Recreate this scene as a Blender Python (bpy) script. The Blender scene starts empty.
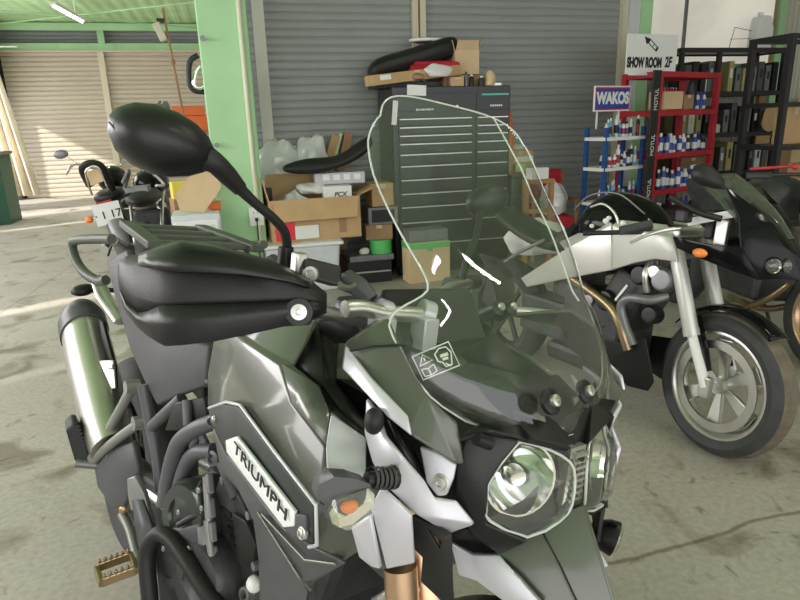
import bpy, bmesh, math, random
from mathutils import Vector, Matrix, Quaternion
random.seed(7)
R = math.radians
scn = bpy.context.scene
COL = scn.collection
# ------------------------------------------------------------------ camera
F = 620.0
CAM_H = 1.39
_th = math.atan(180 / 630.0 * 630 / F); _ya = R(15)
_fw = Vector((math.sin(_ya) * math.cos(_th), math.cos(_ya) * math.cos(_th), -math.sin(_th)))
_r0 = Vector((math.cos(_ya), -math.sin(_ya), 0)); _u0 = _r0.cross(_fw)
_c, _s = math.cos(.03), math.sin(.03)
_rt = _c * _r0 - _s * _u0; _up = _s * _r0 + _c * _u0
CO = Vector((0, 0, CAM_H))
cd = bpy.data.cameras.new('camera'); cam = bpy.data.objects.new('camera', cd); COL.objects.link(cam)
cd.sensor_width = 36; cd.lens = 36 * F / 800; cd.clip_start = .02
cam.matrix_world = Matrix(((_rt.x, _up.x, -_fw.x, CO.x), (_rt.y, _up.y, -_fw.y, CO.y), (_rt.z, _up.z, -_fw.z, CO.z), (0, 0, 0, 1)))
scn.camera = cam
# ------------------------------------------------------------------ light
scn.view_settings.view_transform = 'Standard'; scn.view_settings.look = 'None'
scn.view_settings.gamma = 1; scn.view_settings.exposure = 0.0
w = bpy.data.worlds.new('world'); scn.world = w; w.use_nodes = True
bg_ = w.node_tree.nodes['Background']; bg_.inputs[0].default_value = (.93, .97, 1, 1); bg_.inputs[1].default_value = 2.0
sd = bpy.data.lights.new('sun', 'SUN'); sd.energy = 9; sd.angle = R(2.0); sd.color = (1, .94, .86)
sun = bpy.data.objects.new('sun', sd); COL.objects.link(sun)
sun.rotation_euler = Vector((-.80, -.40, .50)).to_track_quat('Z', 'Y').to_euler()
def area(name, loc, tgt, sx, sy, e, col=(1, 1, 1)):
    d = bpy.data.lights.new(name, 'AREA'); d.shape = 'RECTANGLE'; d.size = sx; d.size_y = sy; d.energy = e; d.color = col
    o = bpy.data.objects.new(name, d); COL.objects.link(o); o.location = loc
    o.rotation_euler = (Vector(loc) - Vector(tgt)).to_track_quat('Z', 'Y').to_euler(); return o
area('daylight_front_opening', (0.5, -3.9, 1.7), (0.8, 4, .8), 6, 2.6, 60, (1, .85, .80))
area('daylight_left_fill', (-4.25, 3.5, 1.6), (0, 3.5, .8), 8, 2.4, 460, (1, .95, .97))  # soft fill added before the closed left wall to brighten the floor
area('daylight_far_left_opening', (-4.25, 11.5, 1.7), (0, 11.5, 1.0), 5, 2.4, 150, (1, .96, .98))
# ------------------------------------------------------------------ materials
def mat(name, col, rough=.5, metal=0, var=0, scale=20, bump=0, coat=0, bscale=None, spec=.5, col2=None, detail=4, **kw):
    m = bpy.data.materials.new(name); m.use_nodes = True; nt = m.node_tree; b = nt.nodes['Principled BSDF']
    c = tuple(x for x in col) + (1,)
    b.inputs['Base Color'].default_value = c; b.inputs['Roughness'].default_value = rough
    b.inputs['Metallic'].default_value = metal; b.inputs['Coat Weight'].default_value = coat
    b.inputs['Coat Roughness'].default_value = .08
    b.inputs['Specular IOR Level'].default_value = spec
    tc = nt.nodes.new('ShaderNodeTexCoord')
    if var or col2:
        n = nt.nodes.new('ShaderNodeTexNoise'); n.inputs['Scale'].default_value = scale; n.inputs['Detail'].default_value = detail
        nt.links.new(tc.outputs['Object'], n.inputs['Vector'])
        r = nt.nodes.new('ShaderNodeValToRGB'); nt.links.new(n.outputs['Fac'], r.inputs[0])
        c2 = tuple(col2) + (1,) if col2 else tuple(max(0, x * (1 - var)) for x in col) + (1,)
        c1 = c if col2 else tuple(min(1, x * (1 + var)) for x in col) + (1,)
        r.color_ramp.elements[0].position = .35; r.color_ramp.elements[1].position = .65
        r.color_ramp.elements[0].color = c2; r.color_ramp.elements[1].color = c1
        nt.links.new(r.outputs[0], b.inputs['Base Color'])
    if bump:
        n2 = nt.nodes.new('ShaderNodeTexNoise'); n2.inputs['Scale'].default_value = bscale or scale * 4
        nt.links.new(tc.outputs['Object'], n2.inputs['Vector'])
        bp = nt.nodes.new('ShaderNodeBump'); bp.inputs['Strength'].default_value = bump; bp.inputs['Distance'].default_value = .01
        nt.links.new(n2.outputs['Fac'], bp.inputs['Height']); nt.links.new(bp.outputs[0], b.inputs['Normal'])
    for k, v in kw.items(): b.inputs[k.replace('_', ' ')].default_value = v
    return m
def emis(name, col, s):
    m = bpy.data.materials.new(name); m.use_nodes = True; b = m.node_tree.nodes['Principled BSDF']
    b.inputs['Base Color'].default_value = (.9, .9, .9, 1)
    b.inputs['Emission Color'].default_value = tuple(col) + (1,); b.inputs['Emission Strength'].default_value = s; return m
def clear(name, tint=(.93, .95, .93), rough=.03, ior=1.5, gain=1.0, frost=0, haze=(.8, .85, .8)):
    m = bpy.data.materials.new(name); m.use_nodes = True; nt = m.node_tree; nt.nodes.clear()
    out = nt.nodes.new('ShaderNodeOutputMaterial'); mx = nt.nodes.new('ShaderNodeMixShader'); fr = nt.nodes.new('ShaderNodeLayerWeight'); fr.inputs[0].default_value = .5; pw = nt.nodes.new('ShaderNodeMath'); pw.operation = 'POWER'; pw.inputs[1].default_value = 4.5; f0 = nt.nodes.new('ShaderNodeMath'); f0.operation = 'ADD'; f0.inputs[1].default_value = .055
    tr = nt.nodes.new('ShaderNodeBsdfTransparent'); gl = nt.nodes.new('ShaderNodeBsdfGlossy')
    tr.inputs[0].default_value = tuple(tint) + (1,); gl.inputs['Roughness'].default_value = rough; nt.links.new(fr.outputs['Facing'], pw.inputs[0]); nt.links.new(pw.outputs[0], f0.inputs[0])
    mul = nt.nodes.new('ShaderNodeMath'); mul.operation = 'MULTIPLY'; mul.inputs[1].default_value = gain
    nt.links.new(f0.outputs[0], mul.inputs[0]); mul.use_clamp = True; nt.links.new(mul.outputs[0], mx.inputs[0])
    base = tr.outputs[0]
    if frost:
        df = nt.nodes.new('ShaderNodeBsdfDiffuse'); df.inputs[0].default_value = tuple(haze) + (1,)
        m2 = nt.nodes.new('ShaderNodeMixShader'); m2.inputs[0].default_value = frost
        nt.links.new(tr.outputs[0], m2.inputs[1]); nt.links.new(df.outputs[0], m2.inputs[2]); base = m2.outputs[0]
    nt.links.new(base, mx.inputs[1]); nt.links.new(gl.outputs[0], mx.inputs[2]); nt.links.new(mx.outputs[0], out.inputs[0]); return m
M = {}
M['olive'] = mat('olive_grey_paint', (.082, .088, .070), .32, .1, coat=.6, var=.05, scale=3)
M['olive_l'] = mat('lighter_olive_paint', (.17, .175, .155), .28, .3, coat=.6)
M['silver'] = mat('silver_paint', (.56, .55, .60), .32, .3, coat=.5, var=.03, scale=4)
M['plastic'] = mat('black_plastic', (.012, .012, .013), .36, spec=.35, bump=.04, bscale=300)
M['plastic_m'] = mat('matte_black_plastic', (.017, .0165, .016), .46, spec=.3, bump=.06, bscale=260)
M['hanger'] = mat('grey_painted_alloy', (.26, .26, .25), .4, .4)
M['rail'] = mat('matte_olive_paint', (.085, .09, .075), .5, .1)
M['slate'] = mat('slate_plastic', (.030, .034, .036), .4, var=.08, scale=8)
M['darkgrey'] = mat('dark_grey_plastic', (.075, .075, .082), .42, var=.08, scale=8, bump=.03, bscale=200)
M['grey'] = mat('grey_cast_metal', (.20, .20, .21), .4, .5, var=.1, scale=12, bump=.05)
M['seat'] = mat('seat_vinyl', (.062, .062, .067), .55, var=.06, scale=10, bump=.1, bscale=400)
M['alu'] = mat('brushed_aluminium', (.62, .61, .58), .32, .9, var=.05, scale=30)
M['steel'] = mat('exhaust_steel', (.50, .49, .45), .36, 1, var=.05, scale=10)
M['chrome'] = mat('chrome', (.75, .75, .75), .08, 1)
M['bronze'] = mat('bronze_pipe', (.36, .27, .16), .3, .9, var=.2, scale=12)
M['gold'] = mat('gold_fork_tube', (.62, .42, .27), .3, .8, var=.08)
M['frame'] = mat('frame_paint', (.10, .10, .112), .45, .2)
M['engine'] = mat('engine_black', (.05, .05, .053), .45, .3, var=.25, scale=14, bump=.15, bscale=60)
M['enginecover'] = mat('engine_cover', (.06, .068, .062), .28, .5, var=.12, scale=6)
M['rubber'] = mat('tyre_rubber', (.045, .045, .047), .75, var=.15, scale=15, bump=.1)
M['tread'] = mat('dusty_tread', (.13, .105, .08), .85, var=.2, scale=20)
M['screen'] = clear('clear_screen', (.93, .95, .92), .02, 1.50, 1.6, .03, (.65, .72, .62))
M['edge'] = clear('screen_edge', (.75, .8, .74), .1, 1.5, 1.5, .55, (.8, .86, .8))
M['lens'] = clear('lamp_lens', (.96, .97, .94), .02, 1.5, 1.2, .05, (.85, .88, .8))
M['reflector'] = mat('lamp_reflector', (.80, .82, .74), .12, 1, bump=.25, bscale=28)
M['amber'] = mat('amber_bulb', (.75, .20, .05), .3)
M['siglens'] = mat('signal_reflector', (.62, .58, .48), .3, .3, bump=.3, bscale=60)
M['amberp'] = mat('amber_plastic', (.85, .24, .05), .3)
M['white'] = mat('white_plastic', (.78, .78, .77), .5)
M['whiteline'] = mat('white_trim', (.62, .62, .66), .3, .2)
M['ink'] = mat('black_ink', (.012, .012, .014), .5)
M['red'] = mat('red_paint', (.42, .018, .03), .4, var=.08)
M['redc'] = mat('red_cloth', (.45, .015, .035), .85, var=.15, scale=9, bump=.3, bscale=30)
M['blue'] = mat('blue_paint', (.015, .075, .25), .4)
M['blueb'] = mat('blue_label', (.03, .06, .35), .4)
M['card'] = mat('cardboard', (.52, .34, .18), .85, var=.07, scale=5, bump=.05)
M['card2'] = mat('cardboard_pale', (.64, .47, .29), .85, var=.06, scale=5)
M['card3'] = mat('cardboard_brown', (.34, .20, .11), .85, var=.1, scale=5)
M['cloth'] = mat('white_cloth', (.72, .70, .68), .9, var=.07, scale=8, bump=.4, bscale=20)
M['bag'] = clear('plastic_bag', (.8, .82, .82), .2, 1.4, 1.5, .72, (.86, .87, .86))
M['tub'] = mat('frosted_tub', (.62, .64, .69), .4, var=.04)
M['green'] = mat('pale_green_paint', (.375, .62, .345), .5, var=.05, scale=3)
M['greenc'] = mat('green_ceiling_paint', (.40, .60, .31), .6, var=.08, scale=2)
M['gtape'] = mat('green_tape', (.10, .50, .14), .35)
M['wood'] = mat('chair_wood', (.33, .17, .07), .45, var=.2, scale=9)
M['orange'] = mat('orange_plastic', (.72, .15, .03), .5)
M['toolblack'] = mat('tool_chest_black', (.013, .013, .015), .3)
M['blackmetal'] = mat('black_shelf_metal', (.016, .016, .018), .4)
M['gloss'] = mat('gloss_black_paint', (.006, .006, .007), .10, spec=.18)
M['bsilver'] = mat('frame_silver', (.57, .56, .53), .3, .35, var=.04, scale=4)
M['smoke'] = clear('smoked_screen', (.35, .37, .33), .04, 1.5, 1.6, .12, (.45, .5, .4))
M['yellow'] = mat('yellow_paper', (.80, .62, .10), .7)
M['curtain'] = mat('cream_curtain', (.74, .66, .52), .9, var=.08, scale=6, Subsurface_Weight=0.0)
M['dgreen'] = mat('dark_green_paint', (.02, .10, .06), .45)
M['conduit'] = mat('cream_conduit', (.63, .62, .47), .45)
M['cream'] = mat('cream_post', (.60, .55, .42), .5)
# ------------------------------------------------------------------ mesh tools
def frame_from(d, up=Vector((0, 0, 1))):
    d = d.normalized(); x = up.cross(d)
    if x.length < 1e-4: x = Vector((1, 0, 0)).cross(d)
    x.normalize(); return x, d.cross(x), d
def catmull(P, n=6):
    P = [Vector(p) for p in P]
    if len(P) < 3: return P
    Q = [P[0] * 2 - P[1]] + P + [P[-1] * 2 - P[-2]]; out = []
    for i in range(1, len(Q) - 2):
        a, b, c, d = Q[i - 1:i + 3]
        for k in range(n):
            t = k / n
            out.append(.5 * ((2 * b) + (c - a) * t + (2 * a - 5 * b + 4 * c - d) * t * t + (3 * b - a - 3 * c + d) * t ** 3))
    out.append(P[-1]); return out
class MB:
    def __init__(s): s.v = []; s.f = []; s.m = []; s.sm = []
    def add(s, V, Fc, mi=0, smooth=False):
        o = len(s.v); s.v += [Vector(v) for v in V]; s.f += [[i + o for i in f] for f in Fc]; s.m += [mi] * len(Fc); s.sm += [smooth] * len(Fc); return s
    def box(s, c, d, rz=0, mi=0, rot=None):
        Mx = Matrix.Rotation(rz, 3, 'Z') if rot is None else rot
        V = [Vector(c) + Mx @ Vector((x * d[0] / 2, y * d[1] / 2, z * d[2] / 2)) for x in (-1, 1) for y in (-1, 1) for z in (-1, 1)]
        return s.add(V, [(0, 1, 3, 2), (4, 6, 7, 5), (0, 4, 5, 1), (2, 3, 7, 6), (0, 2, 6, 4), (1, 5, 7, 3)], mi)
    def bar(s, a, b, w, h=None, up=Vector((0, 0, 1)), mi=0):
        a = Vector(a); b = Vector(b); x, y, z = frame_from(b - a, up); h = h or w
        V = [p + x * i * w / 2 + y * j * h / 2 for p in (a, b) for i, j in ((-1, -1), (1, -1), (1, 1), (-1, 1))]
        return s.add(V, [(3, 2, 1, 0), (4, 5, 6, 7), (0, 1, 5, 4), (1, 2, 6, 5), (2, 3, 7, 6), (3, 0, 4, 7)], mi)
    def tube(s, P, r, seg=12, mi=0, n=6, caps=True, flat=1.0, up=None, closed=False):
        P0 = [Vector(p) for p in P]; rr = r if isinstance(r, (list, tuple)) else [r] * len(P0)
        if n > 1 and len(P0) > 2:
            C = catmull(P0, n); k = len(P0) - 1; RR = []
            for i in range(len(C)):
                t = i / (len(C) - 1) * k; j = min(int(t), k - 1); RR.append(rr[j] + (rr[j + 1] - rr[j]) * (t - j))
        else: C = P0; RR = rr
        V = []; px = None
        for i, p in enumerate(C):
            d = (C[min(i + 1, len(C) - 1)] - C[max(i - 1, 0)])
            if d.length < 1e-9: d = Vector((0, 0, 1))
            d.normalize()
            if px is None: px, py, _ = frame_from(d, up or Vector((0, 0, 1)))
            else: px = (px - d * px.dot(d)).normalized(); py = d.cross(px)
            for k in range(seg):
                a = 2 * math.pi * k / seg; V.append(p + px * math.cos(a) * RR[i] + py * math.sin(a) * RR[i] * flat)
        Fc = [[i * seg + k, i * seg + (k + 1) % seg, (i + 1) * seg + (k + 1) % seg, (i + 1) * seg + k] for i in range(len(C) - 1) for k in range(seg)]
        s.add(V, Fc, mi, True)
        if caps: s.add(V[:seg], [list(range(seg))[::-1]], mi); s.add(V[-seg:], [list(range(seg))], mi)
        return s
    def cyl(s, a, b, r, r2=None, seg=20, mi=0): return s.tube([a, b], [r, r if r2 is None else r2], seg, mi, n=1)
    def lathe(s, prof, o, d, seg=32, mi=0, a0=0, a1=2 * math.pi, up=Vector((0, 0, 1))):
        o = Vector(o); x, y, z = frame_from(Vector(d), up); V = []; full = abs(a1 - a0 - 2 * math.pi) < 1e-6; ns = seg if full else seg + 1
        for rr, h in prof:
            for k in range(ns):
                a = a0 + (a1 - a0) * k / seg; V.append(o + x * math.cos(a) * rr + y * math.sin(a) * rr + z * h)
        Fc = [[i * ns + k, i * ns + (k + 1) % ns, (i + 1) * ns + (k + 1) % ns, (i + 1) * ns + k] for i in range(len(prof) - 1) for k in range(ns if full else ns - 1)]
        return s.add(V, Fc, mi, True)
    def ell(s, c, r, rot=None, seg=20, rings=12, mi=0, p=1.0):
        Mx = rot or Matrix.Identity(3); V = []
        sg = lambda t: math.copysign(abs(t) ** p, t)
        for i in range(rings + 1):
            th = math.pi * i / rings
            for k in range(seg):
                a = 2 * math.pi * k / seg
                V.append(Vector(c) + Mx @ Vector((r[0] * sg(math.sin(th)) * sg(math.cos(a)), r[1] * sg(math.sin(th)) * sg(math.sin(a)), r[2] * sg(math.cos(th)))))
        return s.add(V, [[i * seg + k, (i + 1) * seg + k, (i + 1) * seg + (k + 1) % seg, i * seg + (k + 1) % seg] for i in range(rings) for k in range(seg)], mi, True)
    def loft(s, rings, mi=0, caps=True, smooth=True, closed=True):
        n = len(rings[0]); V = [p for r in rings for p in r]
        Fc = [[i * n + k, i * n + (k + 1) % n, (i + 1) * n + (k + 1) % n, (i + 1) * n + k] for i in range(len(rings) - 1) for k in range(n if closed else n - 1)]
        s.add(V, Fc, mi, smooth)
        if caps: s.add(rings[0], [list(range(n))[::-1]], mi, False); s.add(rings[-1], [list(range(n))], mi, False)
        return s
    def prism(s, pts, off, mi=0):
        n = len(pts); off = Vector(off); P = [Vector(p) for p in pts]
        return s.add(P + [p + off for p in P], [list(range(n))[::-1], [n + i for i in range(n)]] + [[i, (i + 1) % n, n + (i + 1) % n, n + i] for i in range(n)], mi)
    def build(s, name, mt, parent=None, bevel=0, solid=0, sub=0, mirror=False, angle=None, seg=2, soff=0):
        me = bpy.data.meshes.new(name)
        sg = -1 if mirror else 1
        me.from_pydata([(v[0], v[1] * sg, v[2]) for v in s.v], [], [f[::-1] if mirror else f for f in s.f]); me.update()
        for i, p in enumerate(me.polygons): p.material_index = s.m[i]; p.use_smooth = s.sm[i]
        for q in (mt if isinstance(mt, (list, tuple)) else [mt]): me.materials.append(M[q] if isinstance(q, str) else q)
        bm = bmesh.new(); bm.from_mesh(me)
        bmesh.ops.remove_doubles(bm, verts=bm.verts, dist=1e-5); bmesh.ops.recalc_face_normals(bm, faces=bm.faces); bm.to_mesh(me); bm.free()
        if any(s.sm): me.set_sharp_from_angle(angle=R(angle or 48))
        o = bpy.data.objects.new(name, me); COL.objects.link(o)
        if parent: o.parent = parent
        if solid: q = o.modifiers.new('s', 'SOLIDIFY'); q.thickness = solid; q.offset = soff
        if sub: q = o.modifiers.new('sub', 'SUBSURF'); q.levels = q.render_levels = sub; [setattr(p, 'use_smooth', True) for p in me.polygons]
        if bevel: q = o.modifiers.new('b', 'BEVEL'); q.width = bevel; q.segments = seg; q.limit_method = 'ANGLE'; q.angle_limit = R(30)
        return o
def both(mb, name, mt, parent, **k):
    a = mb.build(name, mt, parent, **k); b = mb.build(name, mt, parent, mirror=True, **k); return a, b
def tag(o, label=None, cat=None, group=None, kind=None):
    if label: o['label'] = label
    if cat: o['category'] = cat
    if group: o['group'] = group
    if kind: o['kind'] = kind
    return o
def thing(name, label, cat, loc=(0, 0, 0), rz=0, group=None):
    o = bpy.data.objects.new(name, None); COL.objects.link(o); o.empty_display_size = .05
    o.location = loc; o.rotation_euler = (0, 0, rz); return tag(o, label, cat, group)
def struct(name, mb, mt, **k): return tag(mb.build(name, mt, **k), kind='structure')
FONT = {}
def text(name, body, mt, parent, loc, rot, size, sx=1.0, ext=.001, shear=0, bold=0):
    c = bpy.data.curves.new('t', 'FONT'); c.body = body; c.size = size; c.align_x = 'CENTER'; c.align_y = 'CENTER'; c.extrude = ext; c.shear = shear; c.offset = bold
    o = bpy.data.objects.new('t', c); COL.objects.link(o); dg = bpy.context.evaluated_depsgraph_get()
    me = bpy.data.meshes.new_from_object(o.evaluated_get(dg)); bpy.data.objects.remove(o)
    n = bpy.data.objects.new(name, me); COL.objects.link(n); me.materials.clear(); me.materials.append(M[mt])
    mw = Matrix.LocRotScale(Vector(loc), rot if isinstance(rot, Quaternion) else rot.to_quaternion(), Vector((sx, 1, 1)))
    me.transform(mw); n.parent = parent; return n
def dup(root, label=None):
    r = root.copy(); COL.objects.link(r)
    if label: r['label'] = label
    for ch in list(root.children):
        c = ch.copy(); COL.objects.link(c); c.parent = r; c.matrix_parent_inverse = ch.matrix_parent_inverse
        for g in ch.children: d = g.copy(); COL.objects.link(d); d.parent = c
    return r
# ------------------------------------------------------------------ measuring: sight lines of the photograph met with planes of the place
def sight(px, py): return _fw * F + _rt * (px - 400) + _up * (300 - py)
def at(px, py, Y): v = sight(px, py); return CO + v * ((Y - CO.y) / v.y)
def onz(px, py, z): v = sight(px, py); return CO + v * ((z - CO.z) / v.z)
class Fr:
    def __init__(s, x, y, hd, lean):
        s.M = Matrix.Translation((x, y, 0)) @ Matrix.Rotation(hd, 4, 'Z') @ Matrix.Rotation(-lean, 4, 'X'); s.I = s.M.inverted(); s.o = s.I @ CO
    def ray(s, px, py): return s.I.to_3x3() @ sight(px, py)
    def y(s, px, py, v): d = s.ray(px, py); return s.o + d * ((v - s.o.y) / d.y)
    def x(s, px, py, v): d = s.ray(px, py); return s.o + d * ((v - s.o.x) / d.x)
    def z(s, px, py, v): d = s.ray(px, py); return s.o + d * ((v - s.o.z) / d.z)
    def pl(s, px, py, a, n): d = s.ray(px, py); n = Vector(n); return s.o + d * ((Vector(a) - s.o).dot(n) / d.dot(n))
# ================================================================== the setting
def concrete():
    m = bpy.data.materials.new('concrete_floor'); m.use_nodes = True; nt = m.node_tree; b = nt.nodes['Principled BSDF']; L = nt.links.new
    tc = nt.nodes.new('ShaderNodeTexCoord')
    def noise(sc, det=6, dist=0):
        n = nt.nodes.new('ShaderNodeTexNoise'); n.inputs['Scale'].default_value = sc; n.inputs['Detail'].default_value = det; n.inputs['Distortion'].default_value = dist
        L(tc.outputs['Object'], n.inputs['Vector']); return n
    def ramp(src, p0, c0, p1, c1):
        r = nt.nodes.new('ShaderNodeValToRGB'); r.color_ramp.elements[0].position = p0; r.color_ramp.elements[1].position = p1
        r.color_ramp.elements[0].color = c0; r.color_ramp.elements[1].color = c1; L(src, r.inputs[0]); return r
    def mul(a, b2, f=1):
        x = nt.nodes.new('ShaderNodeMix'); x.data_type = 'RGBA'; x.blend_type = 'MULTIPLY'; x.inputs[0].default_value = f; L(a, x.inputs[6]); L(b2, x.inputs[7]); return x.outputs[2]
    base = ramp(noise(1.3).outputs[0], .3, (.36, .325, .285, 1), .7, (.44, .405, .36, 1)).outputs[0]
    fine = ramp(noise(45, 8).outputs[0], .35, (.86, .86, .86, 1), .65, (1.05, 1.05, 1.05, 1)).outputs[0]
    st = ramp(noise(3.2, 5, .8).outputs[0], .32, (.52, .48, .40, 1), .45, (1, 1, 1, 1)).outputs[0]
    st2 = ramp(noise(11, 3, 1.2).outputs[0], .27, (.5, .47, .4, 1), .36, (1, 1, 1, 1)).outputs[0]
    c = mul(mul(mul(base, fine), st), st2, .8)
    # cracks and slab joints: a few long lines across the slab
    sep = nt.nodes.new('ShaderNodeSeparateXYZ'); L(tc.outputs['Object'], sep.inputs[0])
    nn = noise(2.5, 6)
    def line(a, bx, cy, wdt, amp):
        # |bx*x + cy*y - a + noise| < width
        q1 = nt.nodes.new('ShaderNodeMath'); q1.operation = 'MULTIPLY'; q1.inputs[1].default_value = bx; L(sep.outputs[0], q1.inputs[0])
        q2 = nt.nodes.new('ShaderNodeMath'); q2.operation = 'MULTIPLY_ADD'; q2.inputs[1].default_value = cy; L(sep.outputs[1], q2.inputs[0]); L(q1.outputs[0], q2.inputs[2])
        q3 = nt.nodes.new('ShaderNodeMath'); q3.operation = 'MULTIPLY_ADD'; q3.inputs[1].default_value = amp; L(nn.outputs[0], q3.inputs[0]); L(q2.outputs[0], q3.inputs[2])
        q4 = nt.nodes.new('ShaderNodeMath'); q4.operation = 'SUBTRACT'; q4.inputs[1].default_value = a + amp * .5; L(q3.outputs[0], q4.inputs[0])
        q5 = nt.nodes.new('ShaderNodeMath'); q5.operation = 'ABSOLUTE'; L(q4.outputs[0], q5.inputs[0])
        return ramp(q5.outputs[0], wdt * .4, (.42, .38, .30, 1), wdt, (1, 1, 1, 1)).outputs[0]
    c = mul(c, line(1.36, -.07, 1.0, .012, .10), .85)
    c = mul(c, line(4.2, .15, 1.0, .008, .02), .6)
    c = mul(c, line(-2.4, 1.0, -.1, .01, .03), .5)
    L(c, b.inputs['Base Color']); b.inputs['Roughness'].default_value = .62
    bp = nt.nodes.new('ShaderNodeBump'); bp.inputs['Strength'].default_value = .12; L(noise(60).outputs[0], bp.inputs['Height']); L(bp.outputs[0], b.inputs['Normal'])
    return m
M['concrete'] = concrete()
mb = MB(); mb.box((1.5, 5.5, -.05), (14, 21, .1)); struct('floor', mb, 'concrete')
H = 3.45
def slat_sheet(x0, x1, z0, z1, y, pitch, depth, face=-1):
    # roller shutter curtain: one curved profile per slat
    prof = [(0, 0), (.12, .75), (.3, 1), (.62, 1), (.82, .7), (.93, .1), (.95, 0)]
    Z = z0; P = []
    while Z < z1 - 1e-6:
        for t, d in prof:
            if Z + t * pitch <= z1: P.append((y + face * d * depth, Z + t * pitch))
        Z += pitch
    b = MB(); n = len(P)
    V = [(x0, a, c) for a, c in P] + [(x1, a, c) for a, c in P]
    b.add(V, [(i, i + 1, n + i + 1, n + i) for i in range(n - 1)], 0, False); return b
M['shgrey'] = mat('grey_shutter_steel', (.285, .295, .295), .5, .1, var=.05, scale=2)
M['shbeige'] = mat('beige_shutter_steel', (.50, .44, .355), .45, .1, var=.05, scale=1)
M['plastwall'] = mat('pale_corrugated_sheet', (.52, .49, .42), .6, var=.12, scale=1.2)
M['dirty'] = mat('aged_wall_sheet', (.55, .53, .48), .6, var=.22, scale=1.0)
YW = 6.0
M['winpane'] = mat('glowing_frosted_pane', (.62, .59, .52), .6, var=.25, scale=1.1, Emission_Color=(.85, .80, .70, 1), Emission_Strength=.42)  # emission added to the pane, standing in for daylight behind it
struct('wall_back', MB().box((2.2, YW + .12, H / 2), (4.2, .1, H)), 'shgrey')
s1 = slat_sheet(.12, 1.79, .02, H, YW, .068, .008); s1 = struct('door_1', s1, 'shgrey')
s2 = slat_sheet(1.93, 4.0, .02, H, YW, .068, .008); s2 = struct('door_2', s2, 'shgrey')
g = MB(); g.box((1.82, YW - .03, H / 2), (.055, .05, H)); g.box((1.895, YW - .03, H / 2), (.055, .05, H)); g.box((1.857, YW - .012, H / 2), (.03, .03, H), mi=1); struct('trim_1', g, ['cream', 'card3'])
struct('trim_2', MB().box((4.03, YW - .03, H / 2), (.06, .08, H)), 'cream')
struct('trim_3', MB().box((4.13, YW - .02, H / 2), (.13, .1, H)), 'whiteline')
struct('trim_4', MB().box((4.26, YW - .03, H / 2), (.13, .12, H)), 'green')
# pale corrugated wall on the right
g = MB(); P = []
xx = 4.33
while xx < 8.2: P += [(xx, 0), (xx + .03, -.02), (xx + .06, 0)]; xx += .075
n = len(P); g.add([(x, 6.8 + y, 0) for x, y in P] + [(x, 6.8 + y, H) for x, y in P], [(i, i + 1, n + i + 1, n + i) for i in range(n - 1)]); struct('wall_back_right', g, 'plastwall')
struct('trim_5', MB().box((6.75, 6.74, H / 2), (.1, .1, H)).box((6.64, 6.76, H / 2), (.1, .06, H), mi=1), ['green', 'card3'])
g = MB(); g.box((5.7, 6.72, 2.65), (1.85, .02, 1.45)); g.box((5.7, 6.70, 1.88), (1.9, .06, .1), mi=1); g.box((5.35, 6.70, 2.65), (.03, .04, 1.5), mi=2); struct('window_1', g, ['winpane', 'green', 'grey'])
struct('wall_divider', MB().box((4.24, 6.48, H / 2), (.08, .7, H)), 'dirty')
struct('wall_right', MB().box((8.2, 2, H / 2), (.1, 12, H)), 'plastwall')
# left bay, deeper
struct('door_3', slat_sheet(-4.15, -2.33, .0, 2.93, 15.0, .095, .02), 'shbeige')
struct('door_4', slat_sheet(-2.21, .35, .0, 2.93, 15.0, .095, .02), 'shbeige')
struct('trim_6', MB().box((-2.27, 14.93, 1.47), (.12, .12, 2.95)), 'cream')
struct('wall_back_left', MB().box((-2, 15.2, H / 2), (5.2, .1, H)), 'blackmetal')
g = slat_sheet(-4.2, .35, 3.1, 3.4, 15.02, .075, .015); struct('trim_7', g, 'shgrey')
g = MB(); g.box((-2, 14.9, 3.01), (4.8, .16, .14)); g.box((-2, 14.88, 2.925), (4.8, .2, .03), mi=1)
for k in range(9): g.box((-4.1 + k * .53, 14.815, 3.01), (.012, .012, .13), mi=1)
struct('trim_8', g, ['green', 'cream'])
struct('trim_9', MB().box((-2.2, 14.85, 3.24), (.13, .14, .34)), 'green')
struct('wall_partition', MB().box((.40, 10.5, H / 2), (.1, 9.1, H)), 'dirty')
# ceiling: corrugated green deck on purlins
g = MB(); P = []; xx = -4.5
while xx < 8.3: P += [(xx, 0), (xx + .05, -.012), (xx + .11, -.012), (xx + .16, 0)]; xx += .21
n = len(P); g.add([(x, -4.2, H + z) for x, z in P] + [(x, 15.3, H + z) for x, z in P], [(i, i + 1, n + i + 1, n + i) for i in range(n - 1)])
g.box((1.8, 5.6, H + .1), (12.8, 19.8, .08)); struct('ceiling', g, 'greenc')
g = MB()
for yy in (14.55,): g.box((-2, yy, H - .1), (4.8, .06, .13))
struct('trim_10', g, 'green')
g = MB()
for yy in (-2, 1, 4.0, 8.2, 11.0): g.box((1.9, yy, H - .1), (12.6, .1, .14))
g.bar((-4.2, 12.0, 3.32), (-.1, 14.5, 3.32), .02); g.bar((-4.2, 14.3, 3.32), (-.1, 11.4, 3.32), .02)
g.bar((-.25, 14.7, 3.35), (.3, 14.2, 2.75), .07)
struct('trim_11', g, 'green')
# left side: wall and header, gaps shaped to throw the sun streaks
g = MB(); g.box((-4.35, 5.6, 3.15), (.15, 19.8, .7))
for yy, ww in ((-.9, 6.4), (3.2, 1.6), (5.9, 3.2), (8.55, 1.9), (10.4, 1.3), (12.95, 1.3), (14.95, .5)): g.box((-4.35, yy, 1.45), (.15, ww, 2.9))
g.box((-4.35, 14.15, 2.5), (.15, 1.5, 1.1))  # piece over the far gap, added to trim the sun patch on the shutter
struct('wall_left', g, 'dirty')
# green pillar
g = MB(); g.box((.083, 5.5, H / 2), (.375, .4, H)); struct('trim_12', g, 'green', bevel=.01)
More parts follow.
